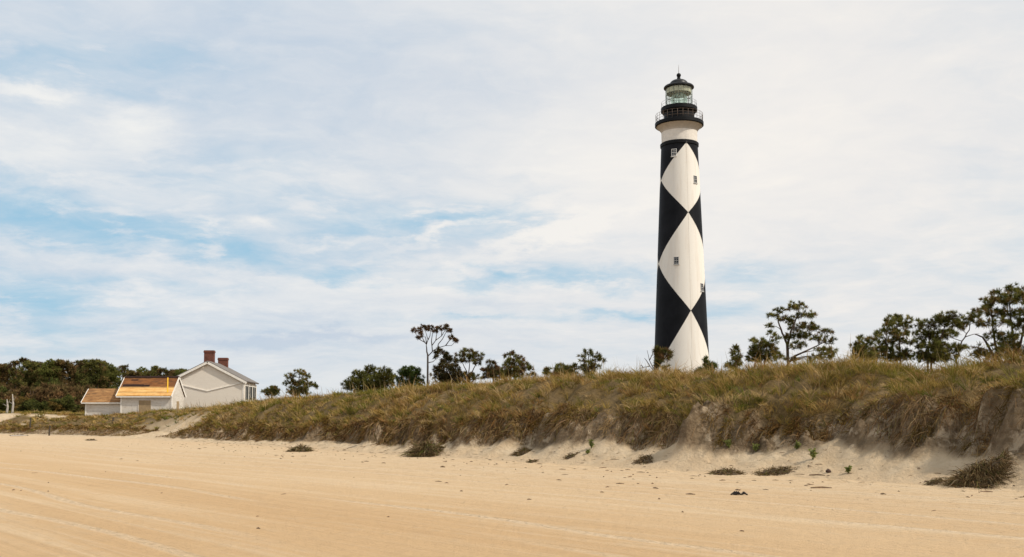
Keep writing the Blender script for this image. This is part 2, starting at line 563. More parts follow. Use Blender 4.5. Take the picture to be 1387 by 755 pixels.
def tufts(bl, S_, N_, nb, hmul=1.0, seed=0):
    k = len(S_)
    X, Y = xy(S_, N_); Z = height(S_, N_)
    depth = np.hypot(X, Y)
    g = fbm(S_ * .22, N_ * .35, 91, 3); b = fbm(S_ * .33 + 40, N_ * .5, 95, 3)
    hN = fbm(S_ * .5, N_ * .5, 97, 3)
    # choose a colour class per tuft
    w = np.stack([np.full(k, 1.0), .75 + 1.6 * np.clip(b, -.4, 1), .9 + 1.2 * np.clip(g, -.5, 1), .55 + 1.5 * np.clip(-g, -.3, 1),
                  .15 + 2.6 * np.clip(g - .12, 0, 1), .14 + 1.6 * np.clip(b - .15, 0, 1)], 1)
    w = np.clip(w, .01, None); w = np.cumsum(w, 1) / w.sum(1, keepdims=True)
    cls = (rng.random((k, 1)) > w).sum(1).clip(0, 5)
    tc = np.array(PAL)[cls] * rng.uniform(.7, 1.25, (k, 1))
    th = (.33 + .34 * hN + .13 * rng.normal(size=k)).clip(.13, .95) * np.where(rng.random(k) < .07, 1.7, 1.0) * hmul
    tc = np.where((rng.random((k, 1)) < .12), np.array([[.50, .36, .18]]) * rng.uniform(.7, 1.2, (k, 1)), tc)
    tl = rng.normal(0, .22, (k, 2))
    rep = np.repeat(np.arange(k), nb)
    n = len(rep)
    ang = rng.uniform(0, 2 * np.pi, n); rad = rng.uniform(0, .13, n) * (1 + .5 * (depth[rep] > 60))
    base = np.stack([X[rep] + rad * np.cos(ang), Y[rep] + rad * np.sin(ang), Z[rep] - .03], 1)
    lean = rng.uniform(.08, .75, n)
    d = np.stack([np.cos(ang) * lean, np.sin(ang) * lean, np.ones(n)], 1)
    d[:, :2] += tl[rep]
    bend = np.stack([np.cos(ang) * .6 - .08, np.sin(ang) * .6, -rng.uniform(.1, .75, n)], 1)
    L = th[rep] * rng.uniform(.6, 1.35, n)
    wd = .0092 * np.clip(depth[rep] / 26, 1, 4.5) * rng.uniform(.6, 1.4, n)
    col = tc[rep] * rng.uniform(.75, 1.25, (n, 1))
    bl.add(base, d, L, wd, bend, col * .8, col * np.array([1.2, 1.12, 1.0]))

def sample(s0, s1, n0, n1, dens):
    k = int((s1 - s0) * (n1 - n0) * dens)
    return rng.uniform(s0, s1, k), rng.uniform(n0, n1, k)

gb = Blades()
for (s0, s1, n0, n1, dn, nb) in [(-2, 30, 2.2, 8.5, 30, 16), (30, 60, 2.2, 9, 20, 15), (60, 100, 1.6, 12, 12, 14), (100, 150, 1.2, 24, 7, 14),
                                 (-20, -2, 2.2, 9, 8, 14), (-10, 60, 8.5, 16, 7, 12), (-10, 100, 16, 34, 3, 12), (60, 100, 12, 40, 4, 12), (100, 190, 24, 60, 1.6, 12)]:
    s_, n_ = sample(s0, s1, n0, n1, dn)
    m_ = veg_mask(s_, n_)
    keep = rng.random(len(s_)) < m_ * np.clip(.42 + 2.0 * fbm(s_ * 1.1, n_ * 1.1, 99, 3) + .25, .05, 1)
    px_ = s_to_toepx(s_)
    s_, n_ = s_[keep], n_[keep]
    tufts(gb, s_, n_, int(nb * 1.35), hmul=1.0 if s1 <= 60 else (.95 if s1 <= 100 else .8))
# fringe leaning over the lip of the scarp
k = 2600
s_ = rng.uniform(-4, 75, k); zf, zs, zc, nf, nt_, nc = params(s_)
n_ = nt_ + rng.normal(-.05, .22, k)
dens = fbm(s_ * .6, 0 * s_, 105, 3)
keep = rng.random(k) < (.5 + 1.1 * dens).clip(.08, 1)
tufts(gb, s_[keep], n_[keep], 12, .7)
# tall stalks with seed heads along the crest
k = 420
s_ = rng.uniform(-4, 110, k); nc = params(s_)[5]
n_ = nc + rng.normal(.3, 1.6, k)
kp = veg_mask(s_, n_) > .5
s_, n_ = s_[kp], n_[kp]; k = len(s_)
X, Y = xy(s_, n_); Z = height(s_, n_); dep = np.hypot(X, Y)
tall = rng.uniform(.7, 1.35, k)
base = np.stack([X, Y, Z], 1)
d = np.stack([rng.normal(-.05, .09, k), rng.normal(0, .09, k), np.ones(k)], 1)
bend = np.stack([rng.normal(-.15, .15, k), rng.normal(0, .1, k), -rng.uniform(.0, .15, k)], 1)
col = pick([(.30, .21, .10), (.36, .27, .14)], [1, 1], k)
gb.add(base, d, tall, .011 * np.clip(dep / 26, 1, 2.6), bend, col)
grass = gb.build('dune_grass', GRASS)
tag(grass, 'olive and tan dune grass covering the long bank above the beach', 'grass', kind='stuff')

# dead roots and grass hanging down the scarp
rb = Blades()
k = 100000
s_ = rng.uniform(-4, 128, k) ; s_ = s_[rng.random(k) < np.clip(1.15 - s_ / 140, .3, 1)]; k = len(s_)
zf, zs, zc, nf, nt_, nc = params(s_)
t = rng.random(k) ** .7
n_ = nf + (nt_ - nf) * (t * 1.15 - .1)
px_ = s_to_toepx(s_)
patch = fbm(s_ * .55, 0 * s_ + 3, 111, 3) + .35 * fbm(s_ * 2.2, n_ * 1.2, 113, 2)
leftmore = 1 - 2.1 * sstep(520, 950, px_)
keep = (rng.random(k) < np.clip(.60 + 1.7 * patch + .4 * leftmore, .06, 1)) & ((px_ > 185) | (px_ < 140))
s_, n_ = s_[keep], n_[keep]; k = len(s_)
X, Y = xy(s_, n_); Z = height(s_, n_); dep = np.hypot(X, Y)
base = np.stack([X - N[0] * .03, Y - N[1] * .03, Z + .05], 1)
ow = rng.uniform(.05, .45, k)
d = np.stack([-N[0] * ow + rng.normal(0, .35, k), -N[1] * ow + rng.normal(0, .35, k), -rng.uniform(.3, 1.2, k) + .5 * (rng.random(k) < .25)], 1)
bend = np.stack([-N[0] * .1 + rng.normal(0, .2, k), -N[1] * .1 + rng.normal(0, .2, k), np.full(k, -.55)], 1)
L = rng.uniform(.15, .6, k)
col = pick([(.17, .105, .05), (.24, .16, .08), (.11, .065, .03), (.30, .20, .10), (.17, .14, .045)], [3, 3, 2, 1.2, .8], k)
rb.add(base, d, L, .012 * np.clip(dep / 26, 1, 3.2) * rng.uniform(.6, 1.4, k), bend, col, col * 1.15)
k = 760
cs = rng.uniform(-4, 128, k); zf, zs, zc, nf, nt_, nc = params(cs)
cn = nt_ - rng.uniform(-.25, .75, k) ** 1
pxc = s_to_toepx(cs)
kp = (pxc > 185) | (pxc < 135)
cs, cn = cs[kp], cn[kp]; k = len(cs)
size = rng.uniform(.22, .72, k) * np.where(rng.random(k) < .12, 1.5, 1); nb_ = 80
kp2 = rng.random(k) < np.where(s_to_toepx(cs) > 700, .62, 1.0)
cs, cn, size = cs[kp2], cn[kp2], size[kp2]; k = len(cs)
tone = rng.uniform(.5, 1.2, (k, 1)) * np.array(PAL)[rng.choice([0, 1, 3, 3, 0, 5], k)] * np.array([.54, .48, .43])
rep_ = np.repeat(np.arange(k), nb_); n = len(rep_)
ss = cs[rep_] + rng.normal(0, .22, n) * size[rep_]; nn = cn[rep_] + rng.normal(0, .13, n)
X, Y = xy(ss, nn); Z = height(ss, nn) + .02; dep = np.hypot(X, Y)
base = np.stack([X, Y, Z], 1)
a_ = rng.normal(0, .55, n)
ow = rng.uniform(.1, .75, n)
d = np.stack([-N[0] * ow + D[0] * a_, -N[1] * ow + D[1] * a_, rng.uniform(-.6, .7, n)], 1)
bend = np.stack([-N[0] * .25 + rng.normal(0, .15, n), -N[1] * .25 + rng.normal(0, .15, n), -rng.uniform(.9, 1.7, n)], 1)
col = tone[rep_] * rng.uniform(.7, 1.3, (n, 1))
rb.add(base, d, size[rep_] * rng.uniform(.35, .9, n), .010 * np.clip(dep / 26, 1, 3.2) * rng.uniform(.6, 1.5, n), bend, col, col * 1.25)
tag(rb.build('hanging_roots', ROOT), 'brown roots and dead grass hanging down the eroded face of the bank', 'roots', kind='stuff')

# small litter on the sand
mb = MB()
def litter(X, Y, L, r, a):
    z = gz(X, Y) + r * .6
    dx, dy = math.cos(a) * L / 2, math.sin(a) * L / 2
    j = random.uniform(-.2, .2) * L
    mb.tube([(X - dx, Y - dy, z), (X + j * .4, Y + j * .3, z + r * .6), (X + dx, Y + dy, z)], [r * .5, r, r * .4], 4)
sang = math.atan2(D[1], D[0])
for i in range(300):
    s = random.uniform(0, 70); n = -abs(random.gauss(0, 3.6)) + .6
    if random.random() < .25: n = random.uniform(-20, 0)
    X, Y = xy(s, n)
    X, Y = float(X), float(Y)
    if Y < 8: continue
    L = random.choice([.05, .07, .1, .14, .22]) * (1 + max(0, n + 3) * .15)
    litter(X, Y, L, random.uniform(.008, .018), sang + random.gauss(0, .7))
for i in range(520):
    s = random.uniform(2, 75); n = random.uniform(.1, 2.9)
    X, Y = xy(s, n)
    litter(float(X), float(Y), random.uniform(.08, .4), random.uniform(.006, .014), random.uniform(0, 6.3))
tag(mb.build('beach_litter', DRIFT), 'small dark twigs and wrack bits strewn over the sand', 'litter', kind='stuff')
# ------------------------------------------------------------------ ray to ground
def hit(px, py):
    u = (px - 693.5) / F; v = (PY - py) / F
    dx, dy, dz = u, CP - v * SP, SP + v * CP
    t = 6.0
    while t < 400:
        if EYE + dz * t <= gz(dx * t, dy * t): break
        t *= 1.004
    return Vector((dx * t, dy * t, gz(dx * t, dy * t)))

# ------------------------------------------------------------------ lighthouse
LY = 149.0
lx = at(923.3, 500, LY).x
zb = gz(lx, LY)
def zl(py): return at(923, py, LY).z - zb
def rl(half, py):
    z = at(923, py, LY).z
    return half * (LY * CP + (z - EYE) * SP) / F
lh = empty('lighthouse', (lx, LY, zb), 0, 'tall round lighthouse painted in black and white diamonds, with a black lantern on top', 'lighthouse')
cam_dir = Vector((-lx, -LY, 0)).normalized()
right = Vector((-cam_dir.y, cam_dir.x, 0))
TH0 = R(22)
z_top, r_top = zl(200), rl(24.6, 200)
z_500, r_500 = zl(500), rl(37.4, 500)
slope = (r_500 - r_top) / (z_top - z_500)
def r_at(z): return r_top + (z_top - z) * slope
def front_z(px, py, th):
    z = zl(py)
    for _ in range(5):
        z = at(px, py, LY - r_at(z) * math.cos(th)).z - zb
    return z
za, zb2, zc2 = front_z(930, 193, TH0), front_z(933, 288, TH0), front_z(936, 421, TH0)

def tower_material():
    m, nt, out = new_mat('diamond_paint')
    co = objco(nt)
    sp = nt.node('ShaderNodeSeparateXYZ'); nt.put(sp.inputs[0], co)
    a = nt.vmath('DOT_PRODUCT', co, tuple(right)); b = nt.vmath('DOT_PRODUCT', co, tuple(cam_dir))
    th = nt.math('SUBTRACT', nt.math('ARCTAN2', a, b), TH0)
    th = nt.math('WRAP', th, math.pi / 2, -math.pi / 2)
    u = nt.math('DIVIDE', nt.math('ABSOLUTE', th), math.pi / 2)
    white = None
    wob = nt.math('MULTIPLY', nt.math('SUBTRACT', nt.noise(co, 3.0, 3), .5), .012)
    for (z0, z1) in ((zb2, za), (zc2, zb2), (zc2 - 19.5, zc2)):
        d = nt.math('DIVIDE', nt.math('ABSOLUTE', nt.math('SUBTRACT', sp.outputs[2], (z0 + z1) / 2)), (z1 - z0) / 2)
        w = nt.math('SUBTRACT', nt.math('SUBTRACT', 1.0, u), nt.math('ADD', d, wob))
        w = nt.range(w, -.006, .006)
        white = w if white is None else nt.math('MAXIMUM', white, w)
    n1 = nt.noise(nt.mapping(co, scale=(1.5, 1.5, .12)), 1.0, 5, .6)
    n2 = nt.noise(co, .5, 4); n3 = nt.noise(co, 5, 5)
    wc = nt.mix(nt.range(n1, .5, .72), (.84, .79, .71), (.76, .69, .60))
    wc = nt.mix(nt.math('MULTIPLY', nt.range(n3, .6, .75), .25), wc, (.50, .43, .35))
    bc = nt.mix(nt.range(n2, .35, .65), (.006, .0065, .008), (.011, .0115, .014))
    bc = nt.mix(nt.math('MULTIPLY', nt.range(n1, .55, .7), .35), bc, (.022, .022, .024))
    c = nt.mix(white, bc, wc)
    br = nt.node('ShaderNodeTexBrick')
    ang = nt.math('MULTIPLY', nt.math('ARCTAN2', a, b), 3.2)
    cv = nt.node('ShaderNodeCombineXYZ'); nt.put(cv.inputs[0], ang); nt.put(cv.inputs[1], sp.outputs[2])
    nt.put(br.inputs['Vector'], cv.outputs[0]); nt.put(br.inputs['Scale'], 1.0)
    nt.put(br.inputs['Brick Width'], .42); nt.put(br.inputs['Row Height'], .15); nt.put(br.inputs['Mortar Size'], .012)
    nrm = nt.bump(nt.math('ADD', br.outputs['Fac'], nt.math('MULTIPLY', n3, -.4)), -.25, .02)
    principled(nt, out, c, nt.mix(white, (.55,) * 3, (.75,) * 3), nrm, spec=.1)
    return m

IRON = plain('black_iron', (.007, .007, .008), .55, .3, 3, .15)
RAILM = plain('rusty_rail_iron', (.15, .11, .085), .7, .4, 8, .2)
WHITE = plain('white_masonry_paint', (.76, .70, .62), .75, .08, 2, .2)
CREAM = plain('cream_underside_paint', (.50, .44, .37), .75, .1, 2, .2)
FRAMEW = plain('white_window_paint', (.72, .69, .64), .6, .08, 4, .3)
GREYF = plain('grey_window_paint', (.42, .41, .39), .6, .1, 4, .3)
def dark_glass():
    m, nt, out = new_mat('dark_pane')
    principled(nt, out, (.015, .017, .02), .08, spec=.5)
    return m
PANE = dark_glass()
def thin_glass(name, tint, gloss=.12):
    m, nt, out = new_mat(name)
    t = nt.node('ShaderNodeBsdfTransparent'); nt.put(t.inputs[0], tint)
    g = nt.node('ShaderNodeBsdfGlossy'); nt.put(g.inputs['Roughness'], .05)
    fr = nt.node('ShaderNodeLayerWeight'); nt.put(fr.inputs[0], .25)
    mx = nt.node('ShaderNodeMixShader')
    nt.put(mx.inputs[0], nt.math('ADD', nt.math('MULTIPLY', fr.outputs['Fresnel'], .3), gloss, clamp=True))
    nt.l.new(t.outputs[0], mx.inputs[1]); nt.l.new(g.outputs[0], mx.inputs[2]); nt.l.new(mx.outputs[0], out.inputs[0])
    return m
GLASS = thin_glass('lantern_glass', (.97, 1.0, .975), .03)
LENSG = thin_glass('lens_prisms', (.80, .93, .86), .22)
def lens_glass():
    m, nt, out = new_mat('lens_prisms')
    principled(nt, out, (.80, .95, .86), .15, spec=.6, **{'Transmission Weight': .45, 'IOR': 1.2})
    return m

b = MB(); b.lathe([(r_at(-1.0) + .0, -1.0), (r_at(z_top), z_top)], 128, cap=False)
# subdivide vertically
b = MB(); b.lathe([(r_at(z), z) for z in np.linspace(-1.0, z_top, 60)], 160, cap=False)
tw = b.build('tower', tower_material(), lh, smooth=True)
z1, z2 = zl(195), zl(200)
b = MB(); b.lathe([(r_top, z2 - .02), (r_top + .12, z2 + .03), (r_top + .14, z1 - .12), (r_top + .02, z1)], 128); b.build('neck_band', IRON, lh, True, R(35))
zn = zl(180.5); zg = zl(172)
rn0, rn1, rg = rl(23.9, 190), rl(24.1, 182), rl(31.2, 172)
b = MB(); b.lathe([(rn0, z1 - .03), (rn1, zn)], 128, cap=False); b.build('neck', WHITE, lh, True)
b = MB()
b.lathe([(rn1, zn)] + [(rn1 + (rg - rn1) * (t ** 1.6), zn + (zg - zn) * t) for t in np.linspace(.05, 1, 9)], 128, cap=False)
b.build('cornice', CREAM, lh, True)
zd1 = zl(167.0); rd = rl(32.6, 170)
b = MB(); b.lathe([(rd - .12, zg - .04), (rd, zg + .06), (rd, zd1 - .05), (rd - .05, zd1)], 128); b.build('gallery_deck', IRON, lh, True, R(35))
# watch room
rw = rl(20.5, 160); zw1 = zl(152)
b = MB(); b.lathe([(rw, zd1 - .02), (rw, zw1)], 96, cap=False); b.build('watch_room', IRON, lh, True)
def railing(name, r, z0, z1, posts, rails, t, mat):
    m = MB()
    for k in range(posts):
        a = 2 * math.pi * k / posts
        m.bar((r * math.cos(a), r * math.sin(a), z0), (r * math.cos(a), r * math.sin(a), z1), t, n=6)
    for i in range(rails):
        z = z1 - (z1 - z0) * i / rails
        m.ring(r, z, t * .8, 96, 6)
    return m.build(name, mat, lh, True)
railing('gallery_railing', rd - .12, zd1, zl(156.0), 28, 3, .025, RAILM)
zu0, zu1 = zl(152.5), zl(146.5); ru = rl(24.4, 150)
b = MB(); b.lathe([(rw, zu0 - .35), (ru - .1, zu0), (ru, zu0 + .08), (ru, zu1 - .06), (ru - .08, zu1)], 96); b.build('lantern_deck', IRON, lh, True, R(35))
railing('lantern_railing', ru - .08, zu1, zl(139.5), 10, 2, .018, IRON)
zt = zl(121); rgz = rl(17.9, 135)
b = MB(); b.lathe([(rgz, zu1 - .02), (rgz, zt + .05)], 48, cap=False); gl = b.build('lantern_glazing', GLASS, lh, True)
b = MB()
for k in range(16):
    a = 2 * math.pi * (k + .5) / 16
    x, y = rgz * math.cos(a), rgz * math.sin(a)
    b.bar((x, y, zu1), (x, y, zt), .024, n=6)
for f in (0.02, .33, .62):
    b.ring(rgz, zu1 + (zt - zu1) * f, .03, 48, 6)
b.build('glazing_bars', plain('bronze_bars', (.16, .165, .12), .6, .3, 4, .3), lh, True)
# upper blind of the lantern
b = MB(); zbl = zu1 + (zt - zu1) * .74
b.lathe([(rgz - .12, zbl), (rgz - .12, zt + .04)], 48, cap=False); b.build('lantern_blind', plain('tan_blind', (.52, .50, .38), .8, .2, 3, .1), lh, True)
b = MB(); b.lathe([(rgz - .14, zt - .01), (rgz - .14, zt + .03)], 48); b.build('lantern_ceiling', plain('pale_ceiling_paint', (.75, .74, .66), .6, .1, 3), lh)
# lens: a barrel of stacked prisms
b = MB(); prof = []
zz0, zz1 = zu1 + .35, zbl + .05
for i in range(17):
    t = i / 16
    r = rgz * .62 * (math.sin(math.pi * (.12 + .76 * t)) ** .6)
    z = zz0 + (zz1 - zz0) * t
    prof += [(r + .05, z), (r, z + (zz1 - zz0) / 34)]
b.lathe(prof, 32, cap=False); 
def fresnel_glass():
    m, nt, out = new_mat('fresnel_prisms')
    t = nt.node('ShaderNodeBsdfTranslucent'); nt.put(t.inputs[0], (.88, .98, .92))
    d = nt.node('ShaderNodeBsdfDiffuse'); nt.put(d.inputs[0], (.80, .93, .86))
    p = nt.node('ShaderNodeBsdfTransparent'); nt.put(p.inputs[0], (.9, .97, .93))
    a = nt.node('ShaderNodeMixShader'); a.inputs[0].default_value = .5
    c = nt.node('ShaderNodeMixShader'); nt.put(c.inputs[0], nt.range(nt.noise(objco(nt), 2.5, 3), .38, .62, .30, .95))
    nt.l.new(t.outputs[0], a.inputs[1]); nt.l.new(d.outputs[0], a.inputs[2])
    nt.l.new(a.outputs[0], c.inputs[1]); nt.l.new(p.outputs[0], c.inputs[2]); nt.l.new(c.outputs[0], out.inputs[0])
    return m
b.build('lens', fresnel_glass(), lh)
b = MB(); b.lathe([(.32, zu1), (.32, zz0 + .1)], 24); b.build('lens_pedestal', IRON, lh, True, R(30))
ze = zl(118.5); re = rl(20.3, 119); zdm = zl(108.5)
prof = [(re - .3, zt + .0), (re, zt + .12), (re, ze), (re - .12, ze + .14)]
rdm = rl(12.6, 114)
for t in np.linspace(.05, 1, 12):
    prof.append((.26 + (rdm - .26) * math.cos(t * math.pi / 2) ** .9, ze + .34 + (zdm - ze - .34) * math.sin(t * math.pi / 2)))
b = MB(); b.lathe(prof, 96); b.build('lantern_roof', plain('roof_iron', (.012, .011, .011), .42, .3, 2, .3), lh, True, R(40))
zb0, zb1 = zl(107.5), zl(99.5); rbll = rl(3.0, 102)
b = MB(); cz = zb1 - rbll * .95
b.lathe([(.33, zdm - .15), (.27, zb0 + .05), (.24, cz - rbll * .9)] + [(rbll * math.cos(t), cz + rbll * math.sin(t)) for t in np.linspace(-1.2, 1.45, 14)], 32)
b.build('ventilator_ball', IRON, lh, True, R(50))
b = MB(); b.tube([(0, 0, zb1 - .1), (0, 0, zl(93)), (0, 0, zl(88))], [.035, .025, .012], 6); b.build('lightning_rod', RAILM, lh)
# conductor cable down the visible side
b = MB(); pts = []
for z in np.linspace(zl(180), .2, 40):
    r = (rn0 if z > z1 else r_at(z)) + (.16 if z2 - .1 < z < z1 + .1 else .02)
    p = (cam_dir * math.cos(TH0) + right * math.sin(TH0)) * r
    pts.append((p.x, p.y, z))
b.tube(pts, [.008] * len(pts), 5); b.build('lightning_cable', plain('grey_cable', (.55, .50, .44), .7, .2, 4), lh)

def tower_window(px, py, w, h, fm):
    th = math.asin(max(-1, min(1, (px - (921.3 + (py - 200) * .0067)) / ((24.6 + (py - 200) * .0427)))))
    z = front_z(px, py, th)
    o = cam_dir * math.cos(th) + right * math.sin(th); t = Vector((-o.y, o.x, 0))
    r = r_at(z)
    M = Matrix(((t.x, o.x, 0, o.x * r), (t.y, o.y, 0, o.y * r), (0, 0, 1, z), (0, 0, 0, 1)))
    M = M @ Matrix.Rotation(math.atan(slope), 4, 'X')
    a = MB(); fw = .075
    a.box(-w / 2, w / 2, -.3, .05, -h / 2, -h / 2 + fw * 1.3)
    a.box(-w / 2, w / 2, -.3, .05, h / 2 - fw, h / 2)
    a.box(-w / 2, -w / 2 + fw, -.3, .048, -h / 2 + fw * 1.3, h / 2 - fw)
    a.box(w / 2 - fw, w / 2, -.3, .048, -h / 2 + fw * 1.3, h / 2 - fw)
    a.box(-.02, .02, -.2, .03, -h / 2 + fw, h / 2 - fw)
    a.box(-w / 2 + fw, w / 2 - fw, -.2, .033, -.035, .035)
    for q in (-.25, .25):
        a.box(-w / 2 + fw, w / 2 - fw, -.2, .027, q * h - .014, q * h + .014)
    a.box(-w / 2 - .06, w / 2 + .06, -.25, .10, -h / 2 - .09, -h / 2 - .002)
    f = a.transform(M).build('window', fm, lh)
    p = MB(); p.box(-w / 2 + .03, w / 2 - .03, -.31, .012, -h / 2 + .03, h / 2 - .03)
    p.transform(M).build('pane', PANE, f)
tower_window(914.2, 206.5, .76, 1.1, FRAMEW)
tower_window(942.0, 244.0, .72, 1.1, GREYF)
tower_window(916.8, 353.0, .74, 1.1, GREYF)
tower_window(950.3, 390.0, .72, 1.15, GREYF)

# ------------------------------------------------------------------ buildings
def board_material(name, c1, c2, stain, gap=.14, weather=.5):
    m, nt, out = new_mat(name)
    co = objco(nt)
    sp = nt.node('ShaderNodeSeparateXYZ'); nt.put(sp.inputs[0], co)
    row = nt.math('DIVIDE', sp.outputs[2], gap)
    fr = nt.math('FRACT', row); fl = nt.math('FLOOR', row)
    cv = nt.node('ShaderNodeCombineXYZ'); nt.put(cv.inputs[0], nt.math('MULTIPLY', nt.math('ADD', sp.outputs[0], sp.outputs[1]), .35)); nt.put(cv.inputs[1], nt.math('MULTIPLY', fl, 7.13))
    per = nt.noise(cv.outputs[0], 1.0, 3)
    n1 = nt.noise(co, 1.1, 6, .65); n2 = nt.noise(nt.mapping(co, scale=(3, 3, 12)), 1.0, 5, .65)
    c = nt.mix(nt.range(per, .3, .7), c1, c2)
    c = nt.mix(nt.math('MULTIPLY', nt.range(nt.math('ADD', n2, nt.math('MULTIPLY', n1, .5)), .72, 1.0), weather), c, stain)
    c = nt.mix(nt.math('MULTIPLY', nt.math('LESS_THAN', fr, .12), .45), c, tuple(x * .4 for x in stain))
    nrm = nt.bump(fr, .6, .02)
    principled(nt, out, c, .85, nrm, spec=.15)
    return m
OLDW = board_material('weathered_white_clapboard', (.80, .74, .66), (.70, .64, .55), (.36, .28, .20), .16, .55)
HOUSEW = board_material('painted_siding', (.87, .79, .68), (.84, .76, .65), (.66, .57, .46), .14, .25)
TRIM = plain('white_trim', (.82, .77, .69), .7, .1, 5, .2)
TANB = plain('tan_plywood', (.36, .26, .15), .85, .15, 3, .1)
ROOFGREY = plain('grey_shingles', (.20, .18, .165), .9, .2, 5, .1, bump=.02)
def roof_boards(name, c1, c2, dark, gap):
    m, nt, out = new_mat(name)
    co = objco(nt); sp = nt.node('ShaderNodeSeparateXYZ'); nt.put(sp.inputs[0], co)
    row = nt.math('DIVIDE', sp.outputs[2], gap); fl = nt.math('FLOOR', row); fr = nt.math('FRACT', row)
    cv = nt.node('ShaderNodeCombineXYZ'); nt.put(cv.inputs[0], nt.math('MULTIPLY', sp.outputs[0], .9)); nt.put(cv.inputs[1], nt.math('MULTIPLY', fl, 5.3))
    p = nt.noise(cv.outputs[0], 1.0, 4, .6)
    n1 = nt.noise(nt.mapping(co, scale=(.6, 2, 3)), 1.6, 6, .7)
    c = nt.mix(nt.range(p, .3, .7), c1, c2)
    c = nt.mix(nt.math('MULTIPLY', nt.range(n1, .46, .66), .8), c, dark)
    c = nt.mix(nt.math('MULTIPLY', nt.math('LESS_THAN', fr, .15), .55), c, (.05, .03, .018))
    principled(nt, out, c, .8, nt.bump(fr, .4, .02), spec=.15)
    return m
OLDROOF = roof_boards('bare_roof_boards', (.15, .055, .02), (.30, .125, .04), (.055, .034, .023), .16)
NEWROOF = roof_boards('fresh_plywood', (.66, .36, .11), (.80, .50, .20), (.50, .22, .06), .55)
LOWROOF = roof_boards('worn_roof_boards', (.22, .10, .038), (.46, .25, .10), (.08, .045, .026), .16)
RIDGE = plain('dark_ridge_felt', (.035, .02, .016), .9, .3, 4, .1)
BRICK = None
def brick_material():
    m, nt, out = new_mat('red_brick')
    co = objco(nt)
    sp = nt.node('ShaderNodeSeparateXYZ'); nt.put(sp.inputs[0], co)
    cv = nt.node('ShaderNodeCombineXYZ'); nt.put(cv.inputs[0], nt.math('ADD', sp.outputs[0], sp.outputs[1])); nt.put(cv.inputs[1], sp.outputs[2])
    br = nt.node('ShaderNodeTexBrick'); nt.put(br.inputs['Vector'], cv.outputs[0]); nt.put(br.inputs['Scale'], 1.0)
    nt.put(br.inputs['Brick Width'], .22); nt.put(br.inputs['Row Height'], .075); nt.put(br.inputs['Mortar Size'], .008)
    nt.put(br.inputs['Color1'], (.19, .055, .035)); nt.put(br.inputs['Color2'], (.13, .04, .028)); nt.put(br.inputs['Mortar'], (.2, .13, .1))
    c = nt.mix(nt.math('MULTIPLY', nt.range(nt.noise(co, 2, 4), .45, .7), .5), br.outputs[0], (.06, .03, .025))
    principled(nt, out, c, .9, spec=.1)
    return m
BRICK = brick_material()

def slab(m, p0, p1, along, t):
    """roof slab: profile from p0 (u,z) to p1 (u,z) with thickness t, extruded; returns poly"""
    (a0, z0), (a1, z1) = p0, p1
    L = math.hypot(a1 - a0, z1 - z0); nx, nz = -(z1 - z0) / L, (a1 - a0) / L
    if nz < 0: nx, nz = -nx, -nz
    return [(a0, z0), (a1, z1), (a1 + nx * t, z1 + nz * t), (a0 + nx * t, z0 + nz * t)]

# --- keepers' house, gable end towards the beach
HYAW = R(3.6); HY = 130.0
ap = at(281.5, 489.5, HY)
hz = gz(ap.x, HY + 3)
house = empty('keepers_house', (ap.x, HY, hz), HYAW, 'long cream sided house with two brick chimneys and a glazed porch on its right side', 'house')
zr = ap.z - hz; hw_l, hw_r = 4.15, 4.72
zel = at(237, 514, HY).z - hz; zer = at(333, 517, HY).z - hz
LEN = 8.1
b = MB()
poly = [(-hw_l, -.6), (hw_r - .2, -.6), (hw_r - .2, zer - .05), (0, zr - .12), (-hw_l, zel + .02)]
b.prism(poly, 0, LEN, 'y'); b.build('wall', HOUSEW, house)
b = MB(); b.prism(slab(b, (0, zr - .1), (-hw_l - .4, zel - .16), 0, .16), -.28, LEN + .3, 'y')
b.prism(slab(b, (0.002, zr - .1), (hw_r + .12, zer - .08), 0, .16), -.282, LEN + .3, 'y')
roof = b.build('roof', ROOFGREY, house)
b = MB()
b.prism(slab(b, (0, zr - .34), (-hw_l - .42, zel - .40), 0, .27), -.36, -.285, 'y')
b.prism(slab(b, (0.002, zr - .34), (hw_r + .14, zer - .32), 0, .27), -.362, -.286, 'y')
b.build('gable_trim', TRIM, house)
for (px, pyt, ly, w) in ((284, 475.0, 2.6, 1.22), (302.4, 485.0, 7.2, 1.2)):
    top = at(px, pyt, HY + ly).z - hz
    c = at(px, pyt, HY + ly) - Vector((ap.x, HY, 0)); c.rotate(Matrix.Rotation(-HYAW, 3, 'Z')); cx = c.x
    b = MB(); b.box(cx - w / 2, cx + w / 2, ly - .4, ly + .4, zr - .8, top - .3)
    ch = b.build('chimney', BRICK, house)
    b = MB(); b.box(cx - w / 2 - .06, cx + w / 2 + .06, ly - .46, ly + .46, top - .298, top - .12)
    b.box(cx - w / 2 - .02, cx + w / 2 + .02, ly - .42, ly + .42, top - .118, top); b.build('chimney_cap', BRICK, ch)
# V shaped drip board on the gable
b = MB()
zv = at(281, 530.5, HY).z - hz; zvl = at(243, 521, HY).z - hz; zvr = at(331, 519, HY).z - hz
b.prism(slab(b, (-hw_l + .3, zvl), (0, zv), 0, .1), -.09, -.003, 'y')
b.prism(slab(b, (0.004, zv), (hw_r - .35, zvr), 0, .1), -.092, -.003, 'y')
b.build('drip_board', TRIM, house)
b = MB(); b.box(hw_r - .36, hw_r - .17, -.05, .12, -.6, zer - .1); b.build('corner_board', TRIM, house)
b = MB(); b.box(-hw_l - .03, -hw_l + .14, -.05, .12, -.6, zel - .1); b.build('corner_board', TRIM, house)
SCREEN = plain('dark_insect_screen', (.03, .034, .034), .8, .2, 2, .05)
